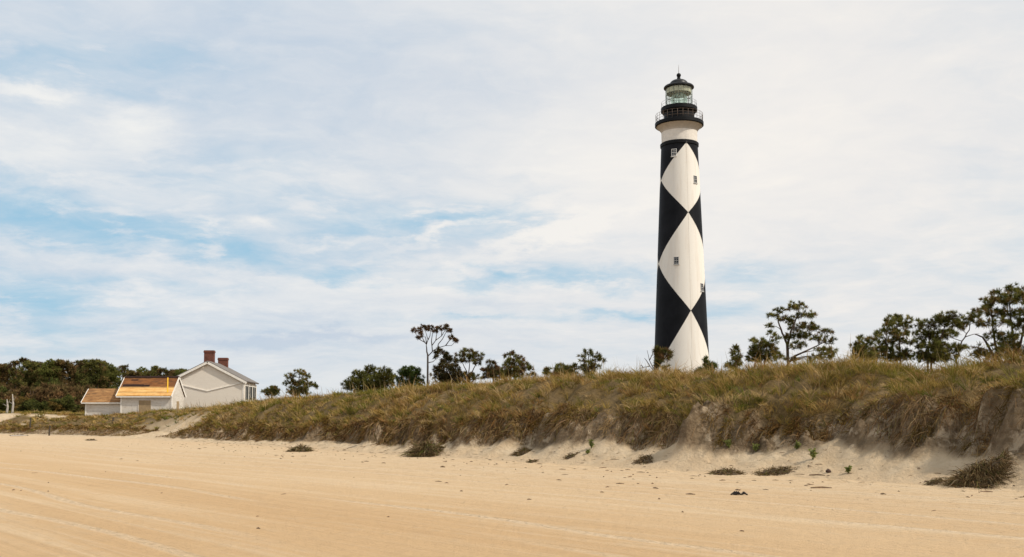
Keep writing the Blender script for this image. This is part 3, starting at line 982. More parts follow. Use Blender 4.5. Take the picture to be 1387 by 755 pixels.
# glazed porch along the right side
pz0 = at(333, 543, HY).z - hz; pz1 = zer - .42
b = MB(); b.box(hw_r - .19, hw_r + .02, .2, LEN, pz0 - .16, pz0); b.build('porch_sill', TRIM, house)
nwin = 3
for i in range(nwin):
    y0 = .25 + i * (LEN - .35) / nwin; y1 = y0 + (LEN - .35) / nwin
    p = MB(); p.box(hw_r - .19, hw_r - .12, y0 + .10, y1 - .10, pz0 + .02, pz1)
    wn = p.build('window', SCREEN, house)
    fr = MB(); 
    for (a0, a1) in ((y0 + .12, y0 + .2), (y1 - .2, y1 - .12), ((y0 + y1) / 2 - .03, (y0 + y1) / 2 + .03)):
        fr.box(hw_r - .13, hw_r - .10, a0, a1, pz0 + .02, pz1)
    fr.box(hw_r - .13, hw_r - .102, y0 + .12, y1 - .12, pz0 + .021, pz0 + .1); fr.box(hw_r - .13, hw_r - .102, y0 + .12, y1 - .12, pz1 - .1, pz1 - .002)
    fr.build('frame', TRIM, wn)
for i in range(nwin + 1):
    y0 = .3 + i * (LEN - .45) / nwin
    p = MB(); p.box(hw_r - .19, hw_r - .06, y0 - .07, y0 + .07, pz0, pz1 + .22); p.build('porch_post', TRIM, house)

# --- reroofed shed
SY = 118.0
sl = at(164, 540, SY).x; sr = at(232.6, 540, SY).x
sz = gz((sl + sr) / 2, SY + 2)
ze_ = at(200, 535, SY).z - sz; zrg = at(205, 511.5, SY + 2.2).z - sz
sw = sr - sl; SD = 4.4
shed = empty('shed', (sl, SY, sz), 0, 'weathered white shed with bare brown roof boards and a bright strip of new plywood', 'shed')
b = MB()
b.prism([(0, -.8), (SD, -.8), (SD, ze_ - .02), (SD / 2, zrg - .14), (0, ze_ - .02)], 0, sw, 'x'); b.build('wall', OLDW, shed)
ov = .38
xl_, xr_ = -ov, sw + .06
f = .46   # share of slope that is new plywood
y_e, z_e = -.34, ze_ - .17
def lerp(t): return (y_e + (SD / 2 - y_e) * t, z_e + (zrg - z_e) * t)
b = MB(); b.prism(slab(b, lerp(f), (SD / 2, zrg), 0, .07), xl_, xr_, 'x'); b.prism(slab(b, (SD / 2 + .003, zrg), (SD + .34, z_e), 0, .07), xl_, xr_, 'x')
b.build('roof', OLDROOF, shed)
b = MB(); b.prism(slab(b, (y_e, z_e), lerp(f - .003), 0, .10), xl_ - .04, xr_ + .03, 'x'); pl = b.build('roof_plywood', NEWROOF, shed)
pl['label'] = 'bright new plywood strip along the lower roof'
b = MB(); b.prism([(SD / 2 - .24, zrg - .02), (SD / 2 + .24, zrg - .02), (SD / 2 + .03, zrg + .17), (SD / 2 - .03, zrg + .17)], xl_ - .05, xr_ + .05, 'x')
b.build('ridge_cap', RIDGE, shed)
b = MB()
px0 = at(182, 520, SY).x - sl; px1 = at(199, 520, SY).x - sl
def patch(x0, x1, t0, t1, th):
    b.prism(slab(b, lerp(t0), lerp(t1), 0, th), x0, x1, 'x')
patch(-.2, 2.2, f + .01, f + .14, .082); patch(2.0, 2.9, f + .0, f + .11, .088); patch(.5, 1.3, .80, .86, .08)
b.build('roof_felt', RIDGE, shed)
b = MB()
b.box(xl_ - .04, xr_ + .03, y_e - .06, y_e + .02, z_e - .14, z_e - .004); b.build('eave_board', TRIM, shed)
for x0 in (xl_ - .08, xr_ + .035):
    b = MB(); b.prism(slab(b, (y_e - .02, z_e - .16), (SD / 2, zrg - .16), 0, .26), x0, x0 + .05, 'x'); b.build('rake_board', TRIM, shed)
    b = MB(); b.prism(slab(b, (SD / 2 + .003, zrg - .16), (SD + .36, z_e - .16), 0, .26), x0, x0 + .05, 'x'); b.build('rake_board', TRIM, shed)
b = MB(); b.box(-.06, .1, -.04, .12, -.8, ze_ - .1); b.build('corner_board', TRIM, shed)
b = MB(); b.box(sw - .1, sw + .05, -.04, .12, -.8, ze_ - .1); b.build('corner_board', TRIM, shed)
dx0, dx1 = at(188.3, 545, SY).x - sl, at(204.6, 545, SY).x - sl; dz1 = at(195, 542.5, SY).z - sz
b = MB(); b.box(dx0, dx1, -.05, .1, -.5, dz1); dr = b.build('door', TANB, shed); dr['label'] = 'doorway boarded up with tan plywood'
b = MB(); b.box(dx0 - .1, dx0 - .002, -.06, .1, -.5, dz1 + .1); b.box(dx1 + .002, dx1 + .1, -.06, .1, -.5, dz1 + .1); b.box(dx0, dx1, -.06, .1, dz1 + .002, dz1 + .1); b.build('door_frame', OLDW, dr)
b = MB(); wz = at(238, 549, SY + 2).z - sz
b.box(sw - .1, sw + .04, SD / 2 - .45, SD / 2 + .35, wz - .7, wz + .45); b.build('window_board', TANB, shed)
# yellow strap lying on the roof
b = MB(); q = []
for t in (.12, .52, .92):
    yy, zz = lerp(t); xx = at(227.2, 522, SY + yy).x - sl
    q.append((xx, yy, zz + .16))
for (p0, p1) in zip(q[:-1], q[1:]):
    b.add([(p0[0] - .075, p0[1], p0[2]), (p0[0] + .075, p0[1], p0[2]), (p1[0] + .075, p1[1], p1[2]), (p1[0] - .075, p1[1], p1[2]),
           (p0[0] - .075, p0[1], p0[2] + .03), (p0[0] + .075, p0[1], p0[2] + .03), (p1[0] + .075, p1[1], p1[2] + .03), (p1[0] - .075, p1[1], p1[2] + .03)],
          [(0, 3, 2, 1), (4, 5, 6, 7), (0, 1, 5, 4), (1, 2, 6, 5), (2, 3, 7, 6), (3, 0, 4, 7)])
st = b.build('safety_strap', plain('yellow_webbing', (.75, .42, .03), .7, .1, 5)); st.location = shed.location
tag(st, 'yellow strap lying down the right end of the brown shed roof', 'strap')

# --- small shed on the left
QY = 118.6
ql = at(116, 550, QY).x; qr = sl - .12
qz = gz(ql + 2, QY + 2)
qe = at(138, 543.5, QY).z - qz; qrg = at(140, 527.3, QY + 1.7).z - qz; QD = 3.4; qw = qr - ql
sm = empty('small_shed', (ql, QY, qz), 0, 'small low grey-white shed with worn brown roof boards, left of the taller shed', 'shed')
b = MB(); b.prism([(0, -.8), (QD, -.8), (QD, qe - .03), (QD / 2, qrg - .12), (0, qe - .03)], 0, qw, 'x'); b.build('wall', OLDW, sm)
b = MB(); b.prism(slab(b, (-.32, qe - .2), (QD / 2, qrg), 0, .08), -.34, qw - .02, 'x'); b.prism(slab(b, (QD / 2 + .003, qrg), (QD + .32, qe - .2), 0, .08), -.34, qw - .02, 'x'); b.build('roof', LOWROOF, sm)
b = MB(); b.box(-.34, qw - .02, -.40, -.32, qe - .30, qe - .17); b.build('eave_board', TRIM, sm)
b = MB(); b.prism(slab(b, (-.34, qe - .32), (QD / 2, qrg - .12), 0, .22), -.40, -.345, 'x'); b.build('rake_board', TRIM, sm)
b = MB(); b.prism(slab(b, (QD / 2 + .003, qrg - .12), (QD + .34, qe - .32), 0, .22), -.40, -.345, 'x'); b.build('rake_board', TRIM, sm)
b = MB(); b.box(-.05, .1, -.04, .1, -.8, qe - .12); b.build('corner_board', TRIM, sm)

# ------------------------------------------------------------------ trees
PINE = [(.118, .118, .030), (.16, .146, .038), (.078, .080, .022), (.19, .13, .046)]
BROWN = [(.10, .055, .028), (.13, .075, .035), (.065, .05, .022), (.085, .085, .028)]
GREEN = [(.055, .080, .020), (.080, .105, .026), (.04, .058, .016)]
OLIVE = [(.10, .085, .025), (.14, .10, .03), (.07, .07, .022)]

def foliage(bl, lobes, dens, nlen, nw, pal, needles=24, up=.35, spread=.9):
    """lobes: (centre Vector, rx, ry, rz). returns tuft centres"""
    out = []
    for (c, rx, ry, rz) in lobes:
        n = max(9, int(dens * 6.5 * (rx * rz + rx * ry * .5)))
        u = norm(rng.normal(size=(n, 3))) * (rng.random((n, 1)) ** (1 / 2.4))
        P = np.array(c)[None] + u * np.array([rx, ry, rz])
        tone = rng.uniform(.75, 1.25)
        tcol = np.array(pal)[rng.integers(0, len(pal), n)] * rng.uniform(.75, 1.3, (n, 1)) * tone
        rep = np.repeat(np.arange(n), needles)
        k = len(rep)
        d = norm(norm(u[rep] + 1e-6) * .45 + np.array([0, 0, up]) + rng.normal(size=(k, 3)) * spread * .6)
        base = P[rep] + d * nlen * .1
        L = nlen * rng.uniform(.6, 1.25, k)
        col = tcol[rep] * rng.uniform(.8, 1.25, (k, 1))
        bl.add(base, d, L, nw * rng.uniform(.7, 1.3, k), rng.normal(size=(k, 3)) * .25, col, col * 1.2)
        out.append(P)
    return out

def curve(p, q, sag, n=5):
    p, q = Vector(p), Vector(q); pts = []
    m = (p + q) / 2 + Vector((random.uniform(-.12, .12), random.uniform(-.12, .12), sag)) * (q - p).length
    for i in range(n + 1):
        t = i / n
        pts.append(p * (1 - t) ** 2 + m * 2 * t * (1 - t) + q * t * t)
    return pts

def trunk_pt(trunks, z):
    best = None
    for tr in trunks:
        for a, b_ in zip(tr[:-1], tr[1:]):
            if min(a.z, b_.z) - 1e-6 <= z <= max(a.z, b_.z) + 1e-6 and abs(b_.z - a.z) > 1e-6:
                yield a.lerp(b_, (z - a.z) / (b_.z - a.z))
def build_tree(root, trunks, lobes, branches=(), r0=.1, dens=9, nlen=.24, nw=.027, pal=PINE, bark=BARK, twigs=.22, needles=32, auto=True, up=.35, twig_r=.012):
    m = MB()
    for tr in trunks:
        k = len(tr); m.tube(tr, [r0 * .78 * (1 - .72 * i / max(1, k - 1)) for i in range(k)], 7)
    for br in branches:
        k = len(br); m.tube(br, [r0 * .36 * (1 - .65 * i / max(1, k - 1)) for i in range(k)], 5)
    bl = Blades()
    tc = foliage(bl, lobes, dens, nlen, nw, pal, needles, up)
    for (c, rx, ry, rz), P in zip(lobes, tc):
        c = Vector(c); src = None
        if auto:
            bestd = 1e9
            for tr in trunks:
                for i in range(len(tr)):
                    for t in ((0, .5) if i < len(tr) - 1 else (0,)):
                        q = tr[i].lerp(tr[min(i + 1, len(tr) - 1)], t)
                        if q.z < c.z - .1 * (q - c).length or i == 0:
                            dd = (q - c).length + (2.0 if i == 0 else 0)
                            if dd < bestd: bestd = dd; src = q
            if src is not None and (src - c).length > .25:
                L = (src - c).length
                m.tube(curve(src, c, .10), [r0 * .24 * (1 - .65 * i / 5) for i in range(6)], 5)
        for p in P:
            if random.random() < twigs:
                p = Vector(p)
                q = c + (p - c) * .12
                m.tube([q, q.lerp(p, .5) + Vector((0, 0, .05)), p], [twig_r * 1.3, twig_r, twig_r * .7], 3)
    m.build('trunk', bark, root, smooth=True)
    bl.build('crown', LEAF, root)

def pxtree(name, label, cat, Y, base_px, trunk_px, lobes_px, zoom=None, group=None, branch_px=(), fill=(), **kw):
    if zoom:
        ox, oy, sc = zoom
        cv = lambda x, y: (ox + x / sc, oy + y / sc)
    else: cv = lambda x, y: (x, y); sc = 1.0
    if zoom: sc = zoom[2]
    bx = at(cv(base_px, 0)[0], 500, Y).x
    zg_ = gz(bx, Y)
    root = empty(name, (bx, Y, zg_), 0, label, cat, group)
    o = Vector((bx, Y, zg_)); mpp = Y / F / sc
    xs = [l[0] for l in lobes_px]; half = (max(xs) - min(xs)) * .5 * mpp + .3
    def loc(x, y, dy=0.0):
        px, py = cv(x, y); return at(px, py, Y + dy) - o
    trs = []
    for tr in trunk_px:
        pts = [loc(x, y, random.uniform(-.25, .25)) for (x, y) in tr]
        pts = [Vector((pts[0].x * .6, 0, -.2))] + pts if pts[0].z > .2 else pts
        # refine with a little waviness
        fine = []
        for a, b_ in zip(pts[:-1], pts[1:]):
            for i in range(3):
                fine.append(a.lerp(b_, i / 3) + Vector((random.uniform(-.03, .03), random.uniform(-.03, .03), 0)))
        fine.append(pts[-1]); trs.append(fine)
    lob = []
    for l in lobes_px:
        dy = random.uniform(-.6, .6) * half
        c = loc(l[0], l[1], dy)
        rx, rz = l[2] * mpp * 1.28, (l[3] if len(l) > 3 else l[2] * .7) * mpp * 1.2
        lob.append((c, rx, rx * .9, rz))
    for l in fill:
        lob.append((loc(l[0], l[1], 0.2 * half), l[2] * mpp, l[2] * mpp * .5, l[3] * mpp))
    brs = []
    for br in branch_px:
        k = random.uniform(-.5, .5) * half
        brs.append([loc(x, y, k * i / max(1, len(br) - 1)) for i, (x, y) in enumerate(br)])
    build_tree(root, trs, lob, brs, **kw)
    return root

Z7 = (540, 430, 7.55); Z2 = (340, 420, 3.43); Z3 = (680, 420, 3.144); Z4 = (1000, 380, 2.605); Z5 = (1000, 380, 4.195)
G_D = 'trees and bushes along the top of the dune'
pxtree('umbrella_pine', 'tall thin flat-topped pine with bare forking stem and rusty brown crown', 'tree', 85, 298,
       [[(298, 560), (298, 400)], [(298, 400), (285, 330), (284, 275)]],
       [(160, 135, 24, 18), (215, 128, 22, 16), (255, 100, 28, 18), (228, 165, 18, 14), (215, 205, 24, 12), (290, 125, 24, 18), (330, 112, 26, 20),
        (368, 142, 20, 20), (400, 115, 26, 18), (450, 115, 26, 18), (490, 95, 20, 14), (500, 130, 22, 18), (530, 140, 10, 12), (535, 205, 17, 14), (592, 238, 9, 12), (570, 228, 6, 8)],
       Z7, None, [[(284, 275), (265, 255), (215, 228), (185, 195), (165, 140)], [(265, 255), (245, 215), (225, 165)], [(284, 275), (300, 230), (285, 180), (262, 105)],
                  [(300, 230), (320, 190), (330, 120)], [(298, 400), (350, 345), (410, 310), (480, 290), (540, 290), (590, 240)], [(345, 348), (340, 290), (380, 235), (440, 190), (470, 140), (490, 100)],
                  [(340, 290), (335, 240), (345, 170), (365, 145)], [(380, 235), (385, 190), (400, 120)], [(400, 312), (405, 275), (450, 220), (475, 170), (500, 125)], [(480, 290), (520, 235), (535, 205)],
                  [(285, 270), (275, 200), (215, 205)], [(440, 190), (440, 150), (450, 118)], [(300, 465), (350, 455), (380, 430)]],
       r0=.13, pal=BROWN[:2] + [(.07, .055, .022)], auto=False, dens=22, nlen=.2, twigs=.5, bark=GREYBARK)
pxtree('bushy_cedar', 'dense brownish conical evergreen just right of the flat-topped pine', 'tree', 83, 500, [[(500, 640), (490, 480), (450, 350)]],
       [(425, 330, 20, 14), (455, 358, 32, 18), (500, 388, 32, 22), (480, 430, 38, 24), (450, 475, 45, 28), (530, 445, 45, 32), (400, 525, 45, 28), (480, 520, 60, 38), (560, 525, 55, 38),
        (600, 585, 45, 36), (420, 595, 75, 36), (520, 610, 85, 36), (385, 410, 14, 16), (382, 362, 8, 12)], Z7, None, pal=[(.085, .062, .026), (.062, .052, .022), (.04, .04, .018)], fill=[(500, 660, 110, 40), (420, 660, 60, 30), (590, 650, 60, 30)], dens=16, twigs=.2)
pxtree('round_pine', 'round-crowned pine with fanning stems, next to the brownish evergreen', 'tree', 88, 715, [[(705, 610), (690, 540), (640, 440)], [(715, 610), (720, 520), (730, 420)], [(722, 610), (770, 520), (810, 430)]],
       [(655, 345, 28, 16), (720, 345, 28, 14), (780, 365, 32, 14), (832, 392, 32, 15), (615, 385, 32, 18), (690, 390, 45, 18), (750, 400, 45, 20), (605, 440, 40, 18), (680, 440, 45, 17),
        (760, 440, 50, 18), (822, 430, 30, 15), (800, 475, 30, 11), (720, 595, 60, 24), (650, 600, 40, 30)], Z7, None, pal=OLIVE + PINE[:2] + BROWN[:1], fill=[(720, 640, 100, 36), (820, 620, 50, 24), (640, 640, 50, 26)], dens=13)
pxtree('green_bush', 'bright green rounded bush left of the flat-topped pine', 'bush', 84, 738, [[(738, 360), (738, 310)]],
       [(735, 285, 42, 16), (708, 312, 33, 22), (762, 312, 33, 22), (740, 345, 50, 20), (776, 290, 13, 9)], Z2, None, pal=GREEN, fill=[(738, 368, 52, 16)], dens=16, twigs=.2)
pxtree('spreading_pine', 'wide low dark pine, largest crown left of the flat-topped pine', 'tree', 80, 555, [[(545, 370), (530, 330), (545, 280)], [(560, 370), (600, 320), (625, 290)]],
       [(545, 270, 20, 9), (508, 300, 28, 15), (570, 292, 36, 20), (620, 287, 28, 14), (480, 332, 38, 17), (540, 330, 48, 22), (612, 322, 42, 22), (650, 312, 18, 13), (448, 346, 22, 10), (580, 352, 60, 15)],
       Z2, None, pal=PINE[:3] + OLIVE[2:], fill=[(540, 372, 85, 20), (620, 350, 50, 18), (470, 362, 40, 14)], dens=15, twigs=.3)
pxtree('small_pine', 'small isolated dark pine on the low dune right of the cream house', 'tree', 98, 225, [[(228, 390), (222, 340), (225, 295)]],
       [(225, 290, 20, 9), (180, 310, 20, 12), (250, 310, 22, 12), (188, 342, 28, 15), (240, 342, 32, 15), (283, 355, 27, 13), (215, 373, 48, 11)], Z2, None, pal=PINE, fill=[(222, 388, 60, 10)], dens=13)
pxtree('low_bush', 'tiny dark bush beside the cream house, left of the isolated pine', 'bush', 100, 95, [[(95, 395), (95, 375)]],
       [(95, 368, 22, 10), (85, 380, 28, 9), (112, 378, 20, 9)], Z2, None, pal=PINE, fill=[(96, 392, 36, 8)], dens=16, nlen=.24)
pxtree('rusty_pine', 'low rusty brown young pine between the round-crowned pine and the tufted pine', 'tree', 82, 1125, [[(1125, 300), (1118, 255)]],
       [(1110, 248, 18, 11), (1132, 272, 30, 17), (1100, 285, 28, 13), (1165, 283, 20, 12), (1140, 295, 45, 11)], Z2, None, pal=BROWN, fill=[(1130, 310, 60, 14), (1180, 300, 30, 10)], dens=14)
pxtree('tufted_pine', 'young pine with stubby upright tufts, between the rusty pine and the lighthouse', 'tree', 72, 55, [[(55, 290), (50, 240), (48, 195)]],
       [(45, 196, 12, 12), (25, 206, 13, 16), (72, 205, 14, 12), (30, 228, 22, 16), (62, 225, 22, 18), (98, 235, 18, 16), (45, 258, 38, 13), (125, 250, 12, 10), (130, 280, 10, 10), (10, 268, 16, 12)], Z3, None, pal=PINE[:2] + BROWN[1:3], fill=[(60, 278, 55, 14), (20, 282, 30, 10)], dens=14)
pxtree('sapling_pine', 'thin pine sapling poking above the grass, left of the low hummock pine', 'tree', 76, 195, [[(195, 290), (195, 250)]],
       [(195, 254, 8, 9), (190, 268, 12, 9), (202, 275, 12, 8)], Z3, None, pal=PINE, dens=16, nlen=.24, r0=.05)
pxtree('hummock_pine', 'low rounded hummock of pine, left of the open-branched pine', 'bush', 74, 262, [[(262, 280), (262, 250)]],
       [(255, 248, 28, 13), (232, 258, 16, 10), (285, 258, 22, 13), (312, 243, 17, 8), (265, 270, 45, 9)], Z3, None, pal=OLIVE[2:] + PINE, fill=[(270, 284, 60, 10)], dens=16)
pxtree('open_pine', 'small open-branched pine with clumped tufts, nearest left of the lighthouse', 'tree', 70, 375, [[(372, 275), (368, 230), (370, 190)], [(376, 275), (395, 235), (400, 205)], [(372, 260), (352, 230), (345, 208)]],
       [(371, 182, 17, 11), (343, 205, 14, 12), (402, 200, 16, 11), (352, 231, 16, 10), (385, 225, 13, 9), (392, 243, 22, 9), (423, 215, 12, 9), (360, 252, 20, 9)], Z3, None, pal=OLIVE[1:] + PINE[:2], fill=[(375, 268, 36, 12)], dens=15)
pxtree('windswept_pine', 'small leaning windswept pine with bare dead branches at the foot of the lighthouse', 'tree', 60, 648, [[(648, 275), (655, 225), (680, 195)], [(650, 275), (672, 232), (700, 198)]],
       [(690, 182, 26, 11), (664, 190, 14, 20), (711, 195, 13, 9), (682, 208, 22, 9), (655, 172, 9, 10), (665, 225, 10, 22)], Z3, None,
       [[(650, 262), (630, 240), (600, 245), (584, 251)], [(645, 250), (628, 215), (618, 172)], [(630, 240), (615, 215), (606, 205)], [(628, 215), (640, 190), (642, 172)], [(600, 245), (594, 235), (588, 238)]],
       pal=OLIVE + BROWN[1:2], dens=15, r0=.08)
pxtree('low_pine', 'low green pine tuft at the right foot of the lighthouse', 'bush', 58, 875, [[(878, 290), (870, 225)]],
       [(869, 222, 9, 13), (882, 242, 24, 11), (838, 264, 11, 7), (897, 243, 12, 8), (872, 258, 28, 9)], Z3, None, pal=GREEN + PINE[:1], dens=16, r0=.05)
pxtree('tiny_bush', 'tiny olive bush in the grass directly before the base of the lighthouse', 'bush', 58, 700, [[(700, 275), (700, 255)]],
       [(700, 250, 14, 11), (692, 262, 16, 8), (745, 268, 10, 6)], Z3, None, pal=OLIVE, dens=18, nlen=.2, r0=.04)
pxtree('slim_pine', 'slim upright young pine standing alone between the lighthouse and the big spreading pine', 'tree', 62, 998, [[(1000, 270), (995, 220), (990, 170)]],
       [(988, 166, 10, 10), (990, 184, 14, 12), (1003, 200, 15, 12), (992, 214, 18, 10), (1005, 224, 16, 10), (968, 234, 13, 9), (978, 245, 22, 9)], Z3, None, pal=PINE, dens=16)
pxtree('shrubby_pine', 'bushy dark pine crouching under the left side of the big spreading pine', 'tree', 70, 150, [[(150, 470), (155, 400), (180, 330)]],
       [(188, 308, 17, 14), (215, 335, 24, 13), (128, 355, 40, 17), (98, 388, 38, 18), (180, 380, 42, 20), (120, 420, 55, 18), (200, 420, 45, 20), (80, 345, 18, 9), (70, 440, 25, 12)], Z5, None, pal=PINE, fill=[(150, 448, 80, 20)], dens=14)
pxtree('spreading_big_pine', 'big open pine with dark clumped crown, just right of the lighthouse', 'tree', 75, 280, [[(282, 470), (278, 360), (250, 300), (228, 235), (222, 200)], [(280, 370), (300, 290), (325, 230), (345, 170)], [(285, 470), (320, 430), (400, 395), (470, 360)]],
       [(345, 145, 40, 18), (302, 150, 24, 20), (235, 172, 26, 17), (200, 200, 26, 13), (186, 258, 20, 10), (275, 225, 42, 20), (400, 197, 34, 16), (335, 265, 42, 17), (400, 262, 40, 17), (300, 318, 38, 14),
        (370, 312, 44, 18), (438, 272, 24, 14), (500, 300, 30, 16), (522, 345, 28, 12), (455, 335, 36, 15), (500, 398, 48, 17), (440, 432, 25, 12), (330, 368, 40, 16), (345, 200, 22, 14), (530, 425, 25, 12)],
       Z5, None, pal=PINE, fill=[(300, 450, 50, 12), (500, 440, 50, 14), (400, 452, 40, 8)], dens=12, r0=.15)
pxtree('leaning_pine', 'pine with a loose round top, leftmost of the tall pines at the right edge', 'tree', 68, 565, [[(572, 290), (568, 215), (558, 155)], [(560, 290), (535, 250), (515, 200)]],
       [(560, 142, 40, 15), (528, 155, 18, 12), (592, 160, 16, 15), (540, 185, 26, 12), (580, 188, 26, 10), (505, 184, 16, 9), (602, 215, 12, 9), (558, 215, 30, 12), (520, 228, 26, 14), (490, 252, 32, 15), (560, 255, 38, 14), (592, 268, 18, 9)],
       Z4, None, pal=PINE, fill=[(560, 275, 55, 10), (500, 272, 40, 10)], dens=13, r0=.12)
pxtree('rounded_young_pine', 'low bushy young pine left of the loose round-topped pine', 'tree', 64, 440, [[(440, 280), (440, 215)]],
       [(445, 205, 16, 10), (430, 232, 25, 17), (420, 255, 24, 12), (462, 228, 18, 13), (488, 205, 18, 14), (450, 262, 35, 10)], Z4, None, pal=PINE + OLIVE[2:], fill=[(445, 275, 50, 10)], dens=14, r0=.08)
pxtree('dark_pine', 'dense dark pine with two-humped crown near the right edge', 'tree', 66, 670, [[(668, 290), (672, 215), (668, 160)], [(680, 290), (710, 215), (735, 140)]],
       [(638, 150, 16, 10), (665, 162, 22, 17), (735, 128, 36, 15), (708, 150, 26, 15), (762, 150, 22, 13), (650, 192, 26, 15), (700, 195, 36, 17), (745, 190, 27, 14), (635, 226, 22, 14), (690, 230, 40, 17), (742, 240, 40, 14), (670, 262, 40, 15), (790, 242, 16, 10), (720, 268, 40, 12)],
       Z4, None, pal=PINE[:3] + BROWN[2:3], fill=[(700, 278, 75, 12), (640, 270, 30, 10)], dens=13, r0=.11)
pxtree('bent_pine', 'thin bent pine with a small crown between the two-humped pine and the tallest pine', 'tree', 70, 785, [[(770, 280), (790, 215), (815, 175), (822, 135)]],
       [(820, 128, 23, 11), (798, 148, 26, 11), (845, 150, 13, 8), (838, 115, 14, 7), (778, 165, 18, 8)], Z4, None, [[(800, 200), (830, 190), (850, 188)], [(790, 215), (760, 205), (745, 200)]], pal=PINE, dens=12, r0=.09)
pxtree('tall_pine', 'tallest pine, cut by the right edge of the photo, with several leaning stems', 'tree', 58, 965, [[(975, 275), (965, 160), (955, 70)], [(905, 275), (880, 225), (862, 200), (835, 190)], [(985, 275), (1010, 160), (1030, 70)], [(920, 275), (900, 190), (890, 100)]],
       [(970, 32, 30, 13), (922, 50, 22, 12), (890, 80, 30, 15), (950, 75, 40, 16), (1000, 58, 36, 18), (868, 108, 19, 10), (910, 115, 30, 13), (965, 115, 36, 14), (872, 150, 18, 10), (930, 150, 26, 12), (990, 152, 32, 16),
        (900, 192, 26, 12), (960, 200, 36, 15), (850, 240, 16, 15), (920, 238, 28, 13), (980, 235, 38, 14), (1045, 60, 36, 20), (1055, 120, 46, 24), (1065, 190, 46, 22), (1110, 100, 40, 24), (1060, 250, 50, 18)],
       Z4, None, pal=PINE, fill=[(920, 262, 70, 14), (1000, 262, 60, 14), (855, 265, 40, 10)], dens=12, r0=.13)

# --- the wood on the left: a few kinds of pine and bush, each placed on its own
def proto_pine(seed, H, W, name, pal, bare=.4, n=16):
    random.seed(seed)
    root = empty(name, (0, 0, 0))
    tr = [Vector((random.uniform(-.25, .25) * t, random.uniform(-.25, .25) * t, H * t * .93 - .3 * (t == 0))) for t in np.linspace(0, 1, 8)]
    lob = []
    for i in range(n):
        t = bare + (1 - bare) * random.random() ** .8
        w = W * (1.0 if t < .75 else 1.0 - (t - .75) * 2.4) * (.6 + .4 * (t - bare) / (1 - bare))
        a = random.uniform(0, 6.28); r = w * random.uniform(.2, .95)
        lob.append((Vector((math.cos(a) * r, math.sin(a) * r, H * t - .3)), W * random.uniform(.38, .6), W * random.uniform(.38, .6), W * random.uniform(.2, .34)))
    lob.append((Vector((0, 0, H * .95)), W * .5, W * .5, W * .24))
    build_tree(root, [tr], lob, r0=.17, dens=2.7, nlen=.48, nw=.085, pal=pal, twigs=.12, needles=20, twig_r=.03)
    return root
def proto_bush(seed, H, W, name, pal):
    random.seed(seed)
    root = empty(name, (0, 0, 0))
    lob = []
    for i in range(13):
        a = random.uniform(0, 6.28); r = W * random.uniform(.1, .75); z = H * random.uniform(.2, .85) * (1 - .35 * (r / W))
        lob.append((Vector((math.cos(a) * r, math.sin(a) * r, z)), W * random.uniform(.25, .42), W * random.uniform(.25, .42), H * random.uniform(.14, .24)))
    tr = [[Vector((0, 0, -.2)), Vector((random.uniform(-.4, .4), random.uniform(-.4, .4), H * .4)), Vector((random.uniform(-1, 1), random.uniform(-1, 1), H * .7))] for _ in range(3)]
    build_tree(root, tr, lob, r0=.1, dens=3.4, nlen=.42, nw=.08, pal=pal, twigs=.12, needles=20, twig_r=.025)
    return root
FD = [(.12, .118, .034), (.155, .14, .042), (.08, .085, .026), (.19, .13, .05)]
pp = [proto_pine(3, 11, 1.7, 'forest_pine', FD, .45), proto_pine(5, 11, 1.7, 'forest_pine', FD[:3], .5), proto_pine(9, 11, 1.9, 'forest_pine', FD + [(.10, .06, .03)], .35, 20),
      proto_pine(14, 11, 1.5, 'forest_pine', [(.07, .075, .022), (.14, .09, .038)], .55, 12), proto_pine(17, 11, 2.1, 'forest_pine', [(.21, .135, .055), (.15, .115, .04), (.11, .09, .032)], .3, 20), proto_pine(23, 11, 1.9, 'forest_pine', [(.15, .15, .04), (.11, .12, .03)], .42, 16)]
pb = [proto_bush(4, 4, 2.6, 'understory_bush', [(.17, .115, .035), (.21, .135, .04), (.12, .10, .03)]), proto_bush(6, 4, 2.4, 'understory_bush', [(.08, .09, .025), (.11, .11, .03), (.055, .06, .02)]),
      proto_bush(8, 4, 2.8, 'understory_bush', [(.14, .088, .04), (.18, .105, .048), (.115, .085, .034)])]
random.seed(21)
LP = 'tall dark pine rising in the wood left of the white sheds'
LPB = 'far small pine crown showing over the roof of the brown-roofed shed'
BLB = ['olive yellow bush at the edge of the wood behind the small shed', 'dark green bush under the tall pines of the wood', 'rusty brown bushy tree inside the wood left of the sheds']
used = set()
def put(protos, i, px, top, Y, Hn, label, cat, group, hmin=0):
    X = at(px, 500, Y).x; z = gz(X, Y)
    h = at(px, top, Y).z - z
    p = protos[i]
    key = (id(protos), i)
    o = p if key not in used else copy_tree(p)
    used.add(key)
    sc = h / Hn
    o.location = (X, Y, z); o.rotation_euler = (0, 0, random.uniform(0, 6.28))
    wsc = random.uniform(.9, 1.15) * (sc * .5 + .5)
    o.scale = (wsc, wsc, sc)
    tag(o, label, cat, group)
GP = 'tall pines of the wood behind the sheds'; GB = 'bushes under the pines of the wood'; GF = 'small far pines over the shed roof'
for i, (px, top) in enumerate([(-60, 490), (-40, 494), (-18, 489), (3, 494), (12, 493), (22, 490), (30, 487), (39, 491), (48, 490), (58, 491), (68, 488), (76, 492), (85, 488.5), (96, 494), (106, 489.5), (114, 493),
                               (124, 489), (133, 487.5), (141, 490), (149, 495)]):
    put(pp, (i * 5 + i // 3) % 6, px, top, random.uniform(172, 190), 11, LP, 'tree', GP)
for i in range(26):
    px = random.uniform(-70, 155)
    put(pp, (i * 5 + i // 3) % 6, px, random.uniform(497, 508), random.uniform(195, 230), 11, LP, 'tree', GP)
